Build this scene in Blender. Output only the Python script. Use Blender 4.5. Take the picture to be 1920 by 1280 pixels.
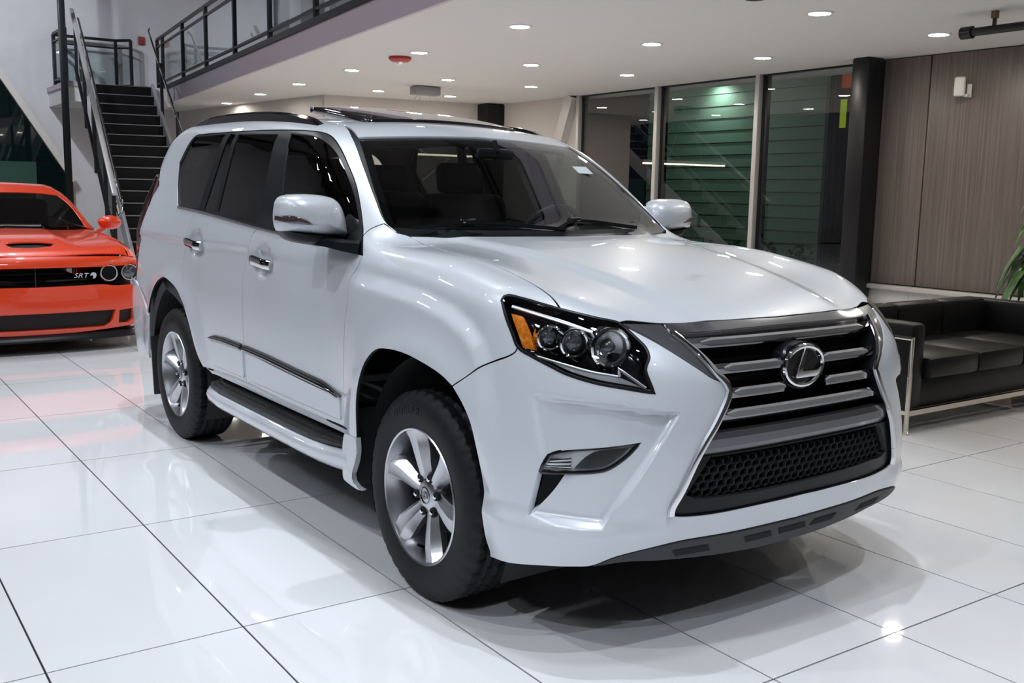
import bpy, bmesh, math, random
from mathutils import Vector, Matrix
random.seed(7)
for o in list(bpy.data.objects): bpy.data.objects.remove(o, do_unlink=True)
scene = bpy.context.scene
# ------------------------------------------------------------------ camera, world, exposure
# ground axes: x along the long side of the floor tiles (the way both cars face), y to the cars' left, z up
cam = bpy.data.cameras.new('camera'); cam.lens = 35.477; cam.sensor_width = 36; cam.clip_start = .05; cam.clip_end = 200
cam_o = bpy.data.objects.new('camera', cam); scene.collection.objects.link(cam_o); scene.camera = cam_o
_yaw, _pit, _rol = 2.53304871, .148242697, .0178759503
_fw = Vector((math.cos(_yaw)*math.cos(_pit), math.sin(_yaw)*math.cos(_pit), -math.sin(_pit)))
_rt = Vector((math.sin(_yaw), -math.cos(_yaw), 0)); _up = _rt.cross(_fw)
_r2 = _rt*math.cos(_rol)+_up*math.sin(_rol); _u2 = _up*math.cos(_rol)-_rt*math.sin(_rol)
_M = Matrix((_r2, _u2, -_fw)).transposed().to_4x4(); _M.translation = (4.34583810, -1.10320191, 1.45772343)
cam_o.matrix_world = _M
world = bpy.data.worlds.new('night'); scene.world = world; world.use_nodes = True
world.node_tree.nodes['Background'].inputs[0].default_value = (.0025, .003, .0045, 1)
world.node_tree.nodes['Background'].inputs[1].default_value = 1.0
scene.view_settings.view_transform = 'Standard'; scene.view_settings.look = 'None'
scene.view_settings.exposure = 0.0; scene.view_settings.gamma = 1.0; scene.view_settings.use_curve_mapping = False
HALL_FILL = 52.       # radiance of an added, unseen fill disc under the hall ceiling
HALL_SPOT = 335.     # watts of one track head over the tall hall
DOWN_W = 165.         # radiance of a recessed downlight disc
scene.cycles.use_denoising = True; scene.cycles.caustics_reflective = False; scene.cycles.caustics_refractive = False; scene.cycles.sample_clamp_indirect = 6.0; scene.cycles.max_bounces = 10; scene.cycles.transparent_max_bounces = 16
# ------------------------------------------------------------------ helpers
COL = scene.collection
TAU = math.tau
def smooth_mesh(me, ang=None):
    if len(me.polygons):
        me.polygons.foreach_set('use_smooth', [True]*len(me.polygons))
        if ang is not None: me.set_sharp_from_angle(angle=math.radians(ang))
def link(name, me, m=None, parent=None):
    o = bpy.data.objects.new(name, me); COL.objects.link(o)
    if m is not None and me is not None: me.materials.append(m)
    if parent is not None: o.parent = parent
    return o
def tag(o, label, cat, group=None):
    o['label'] = label; o['category'] = cat
    if group: o['group'] = group
    return o
def thing(name, label, cat, loc=(0, 0, 0), rz=0, group=None):
    o = bpy.data.objects.new(name, None); COL.objects.link(o)
    o.location = loc; o.rotation_euler = (0, 0, rz); o.empty_display_size = .1
    return tag(o, label, cat, group)
def struct(o): o['kind'] = 'structure'; return o
def raw(name, V, Fc, m, parent=None, ang=30):
    me = bpy.data.meshes.new(name); me.from_pydata([tuple(v) for v in V], [], Fc); me.update()
    smooth_mesh(me, ang); return link(name, me, m, parent)
class MB:
    """collects shapes into one bmesh"""
    def __init__(s): s.bm = bmesh.new()
    def box(s, c, d, bev=0, rot=None, seg=2):
        M = Matrix.Translation(Vector(c))
        if rot is not None: M = M @ rot.to_4x4()
        r = bmesh.ops.create_cube(s.bm, size=1, matrix=M @ Matrix.Diagonal((*d, 1)))
        if bev:
            es = list({e for v in r['verts'] for e in v.link_edges})
            bmesh.ops.bevel(s.bm, geom=es, offset=min(bev, min(d)*.49), segments=seg, affect='EDGES', profile=.5)
        return s
    def span(s, a, b, bev=0):
        return s.box([(p+q)/2 for p, q in zip(a, b)], [abs(q-p) for p, q in zip(a, b)], bev)
    def bar(s, p, q, w, h=None, up=(0, 0, 1), bev=0):
        p, q = Vector(p), Vector(q); h = h or w; d = (q-p); L = d.length; d.normalize()
        u = Vector(up); sd = d.cross(u)
        if sd.length < 1e-4: sd = d.cross(Vector((1, 0, 0)))
        sd.normalize(); u = sd.cross(d)
        R = Matrix((d, sd, u)).transposed()
        return s.box((p+q)/2, (L, w, h), bev, R)
    def sweep(s, pts, sec, up=(0, 0, 1), closed=False, caps=True, scale=None):
        """section (list of (side, up)) carried along pts"""
        P = [Vector(p) for p in pts]; n = len(P); up = Vector(up); rings = []
        for i, p in enumerate(P):
            a = P[(i-1) % n] if (closed or i) else P[0]; b = P[(i+1) % n] if (closed or i < n-1) else P[-1]
            t = (b-a).normalized(); sd = t.cross(up)
            if sd.length < 1e-5: sd = t.cross(Vector((1, .01, 0)))
            sd.normalize(); u = sd.cross(t); k = scale[i] if scale else 1
            rings.append([s.bm.verts.new(p + (sd*x + u*y)*k) for x, y in sec])
        m = len(sec)
        for i in range(n if closed else n-1):
            A, B = rings[i], rings[(i+1) % n]
            for j in range(m): s.bm.faces.new((A[j], A[(j+1) % m], B[(j+1) % m], B[j]))
        if caps and not closed:
            s.bm.faces.new(rings[0][::-1]); s.bm.faces.new(rings[-1])
        return s
    def tube(s, pts, r, n=8, closed=False, up=(0, 0, 1), scale=None):
        return s.sweep(pts, [(r*math.cos(TAU*k/n), r*math.sin(TAU*k/n)) for k in range(n)], up, closed, True, scale)
    def lathe(s, prof, M=None, n=32, closed=False):
        """profile of (radius, height) turned about local z"""
        M = M or Matrix.Identity(4); rings = []
        for r, h in prof:
            if r < 1e-6: rings.append([s.bm.verts.new(M @ Vector((0, 0, h)))])
            else: rings.append([s.bm.verts.new(M @ Vector((r*math.cos(TAU*k/n), r*math.sin(TAU*k/n), h))) for k in range(n)])
        L = len(rings)
        for i in range(L if closed else L-1):
            A, B = rings[i], rings[(i+1) % L]
            for k in range(n):
                q = (k+1) % n
                if len(A) == 1 and len(B) == 1: continue
                if len(A) == 1: s.bm.faces.new((A[0], B[q], B[k]))
                elif len(B) == 1: s.bm.faces.new((A[k], A[q], B[0]))
                else: s.bm.faces.new((A[k], A[q], B[q], B[k]))
        return s
    def prism(s, poly, h0, h1, M=None, bev=0):
        """2-D outline extruded along local z"""
        M = M or Matrix.Identity(4)
        A = [s.bm.verts.new(M @ Vector((x, y, h0))) for x, y in poly]; B = [s.bm.verts.new(M @ Vector((x, y, h1))) for x, y in poly]
        n = len(poly); fs = [s.bm.faces.new(A[::-1]), s.bm.faces.new(B)]
        for i in range(n): s.bm.faces.new((A[i], A[(i+1) % n], B[(i+1) % n], B[i]))
        if bev:
            bmesh.ops.bevel(s.bm, geom=list(fs[1].edges), offset=bev, segments=2, affect='EDGES', profile=.5)
        return s
    def mirror_y(s):
        g = bmesh.ops.duplicate(s.bm, geom=s.bm.verts[:]+s.bm.edges[:]+s.bm.faces[:])['geom']
        for v in g:
            if isinstance(v, bmesh.types.BMVert): v.co.y = -v.co.y
        return s
    def mesh(s, name, ang=35):
        bmesh.ops.recalc_face_normals(s.bm, faces=s.bm.faces[:])
        me = bpy.data.meshes.new(name); s.bm.to_mesh(me); s.bm.free(); smooth_mesh(me, ang); return me
    def obj(s, name, m, parent=None, ang=35): return link(name, s.mesh(name, ang), m, parent)
def mirrored(o, parent=None):
    """the other-side twin of a part (geometry reflected in y)"""
    me = o.data.copy(); bm = bmesh.new(); bm.from_mesh(me)
    for v in bm.verts: v.co.y = -v.co.y
    bmesh.ops.reverse_faces(bm, faces=bm.faces[:]); bm.to_mesh(me); bm.free()
    c = o.copy(); c.data = me; COL.objects.link(c); c.parent = parent if parent is not None else o.parent
    return c
def copy_tree(o, parent=None):
    c = o.copy(); COL.objects.link(c); c.parent = parent
    for ch in list(o.children): copy_tree(ch, c)
    return c
def catmull(P, h, closed=False, corner=42):
    """smooth a polyline through its points, keeping sharp corners, at spacing h"""
    P = [np.array(p, float) for p in P]; n = len(P); R = []
    def crn(i):
        if not closed and i in (0, n-1): return True
        a, b, c = P[(i-1) % n], P[i % n], P[(i+1) % n]; u = b-a; v = c-b
        return np.degrees(np.arccos(np.clip(u@v/(np.linalg.norm(u)*np.linalg.norm(v)+1e-12), -1, 1))) > corner
    C = [crn(i) for i in range(n)]
    for i in range(n if closed else n-1):
        p1, p2 = P[i], P[(i+1) % n]; L = np.linalg.norm(p2-p1)
        p0 = P[(i-1) % n] if not C[i] else p1-(p2-p1); p3 = P[(i+2) % n] if not C[(i+1) % n] else p2+(p2-p1)
        d0 = max(np.linalg.norm(p1-p0), 1e-6)**.5; d1 = max(L, 1e-6)**.5; d2 = max(np.linalg.norm(p3-p2), 1e-6)**.5
        m1 = (p2-p1) + d1*((p1-p0)/d0 - (p2-p0)/(d0+d1)); m2 = (p2-p1) + d1*((p3-p2)/d2 - (p3-p1)/(d1+d2))
        k = max(1, int(round(L/h)))
        for j in range(k):
            t = j/k; t2 = t*t; t3 = t2*t
            R.append((2*t3-3*t2+1)*p1 + (t3-2*t2+t)*m1 + (-2*t3+3*t2)*p2 + (t3-t2)*m2)
    if not closed: R.append(P[-1])
    return R
# ------------------------------------------------------------------ materials
def mat(name, col, rough=.5, metal=0., coat=0., coat_r=.03, spec=.5, emit=None, es=0., bump=None, noise=None, sheen=0.):
    m = bpy.data.materials.new(name); m.use_nodes = True; nt = m.node_tree; b = nt.nodes['Principled BSDF']
    b.inputs['Base Color'].default_value = (*col, 1); b.inputs['Roughness'].default_value = rough; b.inputs['Metallic'].default_value = metal
    b.inputs['Coat Weight'].default_value = coat; b.inputs['Coat Roughness'].default_value = coat_r; b.inputs['Specular IOR Level'].default_value = spec
    if emit: b.inputs['Emission Color'].default_value = (*emit, 1); b.inputs['Emission Strength'].default_value = es
    if noise or bump:
        tc = nt.nodes.new('ShaderNodeTexCoord'); n = nt.nodes.new('ShaderNodeTexNoise')
        n.inputs['Scale'].default_value = (noise or bump)[0]; n.inputs['Detail'].default_value = 4
        mp = nt.nodes.new('ShaderNodeMapping'); nt.links.new(tc.outputs['Object'], mp.inputs[0]); nt.links.new(mp.outputs[0], n.inputs['Vector'])
        if noise:
            if len(noise) > 2: mp.inputs['Scale'].default_value = noise[2]
            r = nt.nodes.new('ShaderNodeMapRange'); r.inputs[1].default_value = .3; r.inputs[2].default_value = .7
            r.inputs[3].default_value = 1-noise[1]; r.inputs[4].default_value = 1+noise[1]
            mx = nt.nodes.new('ShaderNodeMix'); mx.data_type = 'RGBA'; mx.blend_type = 'MULTIPLY'; mx.inputs[0].default_value = 1
            mx.inputs[6].default_value = (*col, 1)
            nt.links.new(n.outputs[0], r.inputs[0]); nt.links.new(r.outputs[0], mx.inputs[7]); nt.links.new(mx.outputs[2], b.inputs['Base Color'])
        if bump:
            bp = nt.nodes.new('ShaderNodeBump'); bp.inputs['Strength'].default_value = bump[1]; bp.inputs['Distance'].default_value = bump[2] if len(bump) > 2 else .01
            nt.links.new(n.outputs[0], bp.inputs['Height']); nt.links.new(bp.outputs[0], b.inputs['Normal'])
    return m
def glassmat(name, tint, refl=1.0, rough=0.0, ior=1.5):
    """thin sheet: tinted see-through plus a Fresnel mirror coat"""
    m = bpy.data.materials.new(name); m.use_nodes = True; nt = m.node_tree; nt.nodes.clear()
    o = nt.nodes.new('ShaderNodeOutputMaterial'); t = nt.nodes.new('ShaderNodeBsdfTransparent'); g = nt.nodes.new('ShaderNodeBsdfGlossy')
    f = nt.nodes.new('ShaderNodeFresnel'); x = nt.nodes.new('ShaderNodeMixShader'); mu = nt.nodes.new('ShaderNodeMath'); mu.operation = 'MULTIPLY'; mu.use_clamp = True
    ge = nt.nodes.new('ShaderNodeNewGeometry'); ir = nt.nodes.new('ShaderNodeMix')
    # the same index from both sides of the sheet
    ir.inputs[2].default_value = ior; ir.inputs[3].default_value = 1/ior; nt.links.new(ge.outputs['Backfacing'], ir.inputs[0]); nt.links.new(ir.outputs[0], f.inputs['IOR'])
    t.inputs[0].default_value = (*tint, 1); g.inputs[0].default_value = (1, 1, 1, 1); g.inputs[1].default_value = rough
    mu.inputs[1].default_value = refl*1.7
    nt.links.new(f.outputs[0], mu.inputs[0]); nt.links.new(mu.outputs[0], x.inputs[0]); nt.links.new(t.outputs[0], x.inputs[1]); nt.links.new(g.outputs[0], x.inputs[2])
    nt.links.new(x.outputs[0], o.inputs[0]); return m
def emis(name, col, s):
    m = bpy.data.materials.new(name); m.use_nodes = True; nt = m.node_tree; nt.nodes.clear()
    o = nt.nodes.new('ShaderNodeOutputMaterial'); e = nt.nodes.new('ShaderNodeEmission'); e.inputs[0].default_value = (*col, 1); e.inputs[1].default_value = s
    nt.links.new(e.outputs[0], o.inputs[0]); return m
PAINT = mat('pearl_white_paint', (.60, .63, .675), .36, .12, 1.0, .015)
GUN = mat('gunmetal_trim', (.13, .13, .14), .30, .7, .5, .05)
SATIN = mat('satin_silver', (.60, .61, .63), .34, 1.0)
CHROME = mat('chrome', (.82, .83, .85), .05, 1.0)
DKCHROME = mat('dark_chrome', (.30, .30, .32), .10, 1.0)
GLOSSBLK = mat('gloss_black', (.006, .006, .008), .08, 0, .6, .02)
TRIMBLK = mat('satin_black_trim', (.008, .009, .011), .36, spec=.22)
PLASTIC = mat('grey_black_plastic', (.022, .023, .026), .55, bump=(400, .15, .002))
RUBBER = mat('tyre_rubber', (.007, .0075, .009), .60, spec=.3, bump=(90, .1, .003))
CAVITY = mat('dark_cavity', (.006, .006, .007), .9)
LINER = mat('wheel_liner', (.014, .015, .017), .7)
GLASS_WS = glassmat('windscreen_glass', (.62, .68, .66), .85)
GLASS_PRIV = glassmat('privacy_glass', (.05, .055, .06), .72)
GLASS_FRONT = glassmat('front_door_glass', (.22, .25, .25), .80)
LENS = glassmat('clear_lens', (.95, .96, .97), .8)
AMBER = mat('amber_reflector', (.70, .19, .012), .25, 0, .8, .05, noise=(60, .35))
ALLOY = mat('alloy_silver', (.56, .57, .60), .30, 1.0, .35, .08)
ALLOYDK = mat('alloy_barrel', (.30, .31, .33), .4, 1.0)
DISC = mat('brake_steel', (.05, .05, .055), .5, .8)
REDLENS = mat('red_lamp_lens', (.030, .002, .003), .08, 0, 1.0, .02)
INTERIOR = mat('charcoal_interior', (.020, .021, .023), .6)
INTERIOR2 = mat('black_leather_interior', (.03, .03, .033), .45)
HEADLINER = mat('grey_headliner', (.18, .18, .18), .9)
# ------------------------------------------------------------------ implicit body surfaces
import numpy as np

class Spl:
    """natural cubic spline, linear outside its range"""
    def __init__(s, pts):
        p = sorted(pts); s.x = np.array([q[0] for q in p], float); s.y = np.array([q[1] for q in p], float)
        n = len(p); h = np.diff(s.x); A = np.eye(n); r = np.zeros(n)
        for i in range(1, n - 1):
            A[i, i-1] = h[i-1]; A[i, i] = 2 * (h[i-1] + h[i]); A[i, i+1] = h[i]
            r[i] = 6 * ((s.y[i+1] - s.y[i]) / h[i] - (s.y[i] - s.y[i-1]) / h[i-1])
        s.m = np.linalg.solve(A, r); s.h = h
        s.d0 = (s.y[1]-s.y[0])/h[0] - h[0]*s.m[1]/6
        s.d1 = (s.y[-1]-s.y[-2])/h[-1] + h[-1]*s.m[-2]/6
    def __call__(s, v):
        v = np.asarray(v, float); w = np.clip(v, s.x[0], s.x[-1])
        i = np.clip(np.searchsorted(s.x, w) - 1, 0, len(s.h) - 1)
        h = s.h[i]; a = (s.x[i+1] - w) / h; b = (w - s.x[i]) / h
        y = a*s.y[i] + b*s.y[i+1] + ((a**3-a)*s.m[i] + (b**3-b)*s.m[i+1]) * h*h/6
        return y + np.where(v < s.x[0], (v-s.x[0])*s.d0, 0) + np.where(v > s.x[-1], (v-s.x[-1])*s.d1, 0)

def smax(a, b, k):
    h = np.maximum(k - np.abs(a - b), 0) / k
    return np.maximum(a, b) + h*h*k/4
def smin(a, b, k): return -smax(-a, -b, k)
def sstep(e0, e1, v):
    t = np.clip((v - e0) / (e1 - e0), 0, 1); return t*t*(3-2*t)
def poly_sd(px, py, poly):
    """signed distance to a polygon, positive inside"""
    px = np.asarray(px, float); py = np.asarray(py, float)
    d = np.full(np.broadcast(px, py).shape, 1e9); ins = np.zeros(d.shape, bool); n = len(poly)
    for i in range(n):
        (x0, y0), (x1, y1) = poly[i], poly[(i+1) % n]
        ex, ey = x1-x0, y1-y0; L = ex*ex + ey*ey + 1e-12
        t = np.clip(((px-x0)*ex + (py-y0)*ey)/L, 0, 1)
        d = np.minimum(d, (px-x0-t*ex)**2 + (py-y0-t*ey)**2)
        c = ((y0 > py) != (y1 > py)); xx = x0 + (py-y0)*ex/(ey if abs(ey) > 1e-12 else 1e-12)
        ins ^= c & (px < xx)
    return np.where(ins, 1, -1) * np.sqrt(d)

# ---- the white off-roader.  x forward from the front axle, y to its left, z up
WZ = .378; WB = 2.79
prof = Spl([(.20, .845), (.32, .882), (.45, .903), (.60, .914), (.75, .918), (.90, .914), (1.02, .904), (1.12, .890), (1.20, .872), (1.30, .842)])
plan_ = Spl([(-4.0, -.05), (-3.6, .004), (-3.2, .006), (-2.6, .001), (-2.0, .003), (-1.4, .003), (-.6, .0), (0, -.008), (.4, -.022), (.7, -.05), (1., -.09)])
hoodz = Spl([(-.9, 1.30), (-.5, 1.277), (-.2, 1.255), (.1, 1.220), (.4, 1.168), (.6, 1.120), (.75, 1.075), (.88, 1.025), (1.0, .97)])
nose = Spl([(.18, .78), (.26, .845), (.34, .895), (.44, .932), (.54, .950), (.66, .955), (.78, .950), (.88, .938), (.98, .915), (1.06, .885), (1.14, .83)])
bowc = Spl([(.2, .32), (.35, .27), (.5, .34), (.65, .47), (.8, .62), (.95, .68), (1.05, .66), (1.12, .60)])
bowp = Spl([(.2, 3.2), (.35, 3.4), (.5, 3.9), (.65, 4.5), (.8, 4.9), (.95, 4.6), (1.05, 3.9), (1.12, 3.3)])
yg = Spl([(1.1, .885), (1.2, .872), (1.3, .851), (1.45, .813), (1.6, .772), (1.75, .727), (1.85, .692)])
roofz = Spl([(-.7, 1.668), (-.9, 1.704), (-1.1, 1.740), (-1.4, 1.786), (-1.8, 1.823), (-2.3, 1.846), (-2.8, 1.853), (-3.3, 1.843), (-3.7, 1.80)])
wsx = Spl([(1.1, -.10), (1.25, -.325), (1.4, -.545), (1.55, -.768), (1.7, -.995), (1.85, -1.23)])
rearx = Spl([(.2, -3.80), (.35, -3.90), (.55, -3.945), (.75, -3.93), (.95, -3.86), (1.15, -3.83), (1.35, -3.77), (1.6, -3.63), (1.8, -3.48)])
# recessed facet between fog lamp and grille arm, in (atan2(a, x), z)
FACET = [(.98, .850), (.723, .838), (.535, .812), (.638, .636), (.747, .465), (.965, .470), (.925, .64)]
# shield-shaped blister of the front fender below its crease, in (x, z)
BLISTER = [(-1.2, 1.125), (-.56, 1.112), (-.27, 1.096), (-.02, 1.079), (.17, 1.048), (.283, 1.008), (.35, .964), (.385, .91), (.42, .8), (.47, .5), (.50, .1), (-1.2, .1)]
def body_lower(x, y, z):
    a = np.abs(y)
    r1 = np.hypot(x, z - WZ); r2 = np.hypot(x + WB, z - WZ)
    ys = prof(z) + plan_(x)
    ys = ys + .024*np.exp(-((r1-.50)/.085)**2)*sstep(.15, .45, z) + .022*np.exp(-((r2-.50)/.085)**2)*sstep(.15, .45, z)
    ys = ys + .026*sstep(.500, .425, z)*sstep(.1, .3, x)
    side = a - ys
    zt = hoodz(x) - .045*a*a + .015*sstep(.075, -.015, a-.50+.15*(x+.4))*sstep(.90, .60, x) + .022*np.exp(-((a-.75)/.13)**2)*sstep(-.4, .1, x)
    top = (z - zt)*.96
    bow = bowc(z)*a**bowp(z) + .05*a*a
    front = (x - nose(z) + bow - .018*sstep(.500, .425, z)*sstep(.45, .65, a))*.88
    F = smax(side, top, .085)
    F = smax(F, front, .11)
    rear = (rearx(z) - x + .14*a**3)*.95
    return smax(F, rear, .22)
def body_upper(x, y, z):
    a = np.abs(y)
    side = (a - yg(z) + 1.2*np.maximum(0, 1.16-z) - .012*sstep(-1.2,-2.6,x) - .35*plan_(x) + .05*sstep(-1.1, -.3, x))*.95
    roof = z - roofz(x) + .085*a*a
    G = smax(side, roof, .13)
    ws = (x - wsx(z) + .24*a*a)*.56
    G = smax(G, ws, .10)
    rear = (rearx(z) - x + .22*a**2)*.9
    return smax(G, rear, .2)
def car_F(x, y, z):
    F = smin(body_lower(x, y, z), body_upper(x, y, z), .05)
    a = np.abs(y)
    ph = np.arctan2(a, np.maximum(x, .05))
    w = sstep(.25, .45, x)*sstep(1.02, .85, ph)
    F = F + .030*w*sstep(-.003, .018, poly_sd(ph, z, FACET))
    sd = poly_sd(x, z, BLISTER)
    F = F - .024*sstep(-.042, .030, sd)*sstep(-.75, -.40, x)*sstep(.80, .86, a)*sstep(.45, .85, z)
    for hx, hz in ((-1.46, 1.112), (-2.42, 1.146)):
        F = F + .022*np.exp(-(((x-hx)/.088)**2 + ((z-hz)/.062)**2)**3)*(a > .8)
    return F
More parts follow.
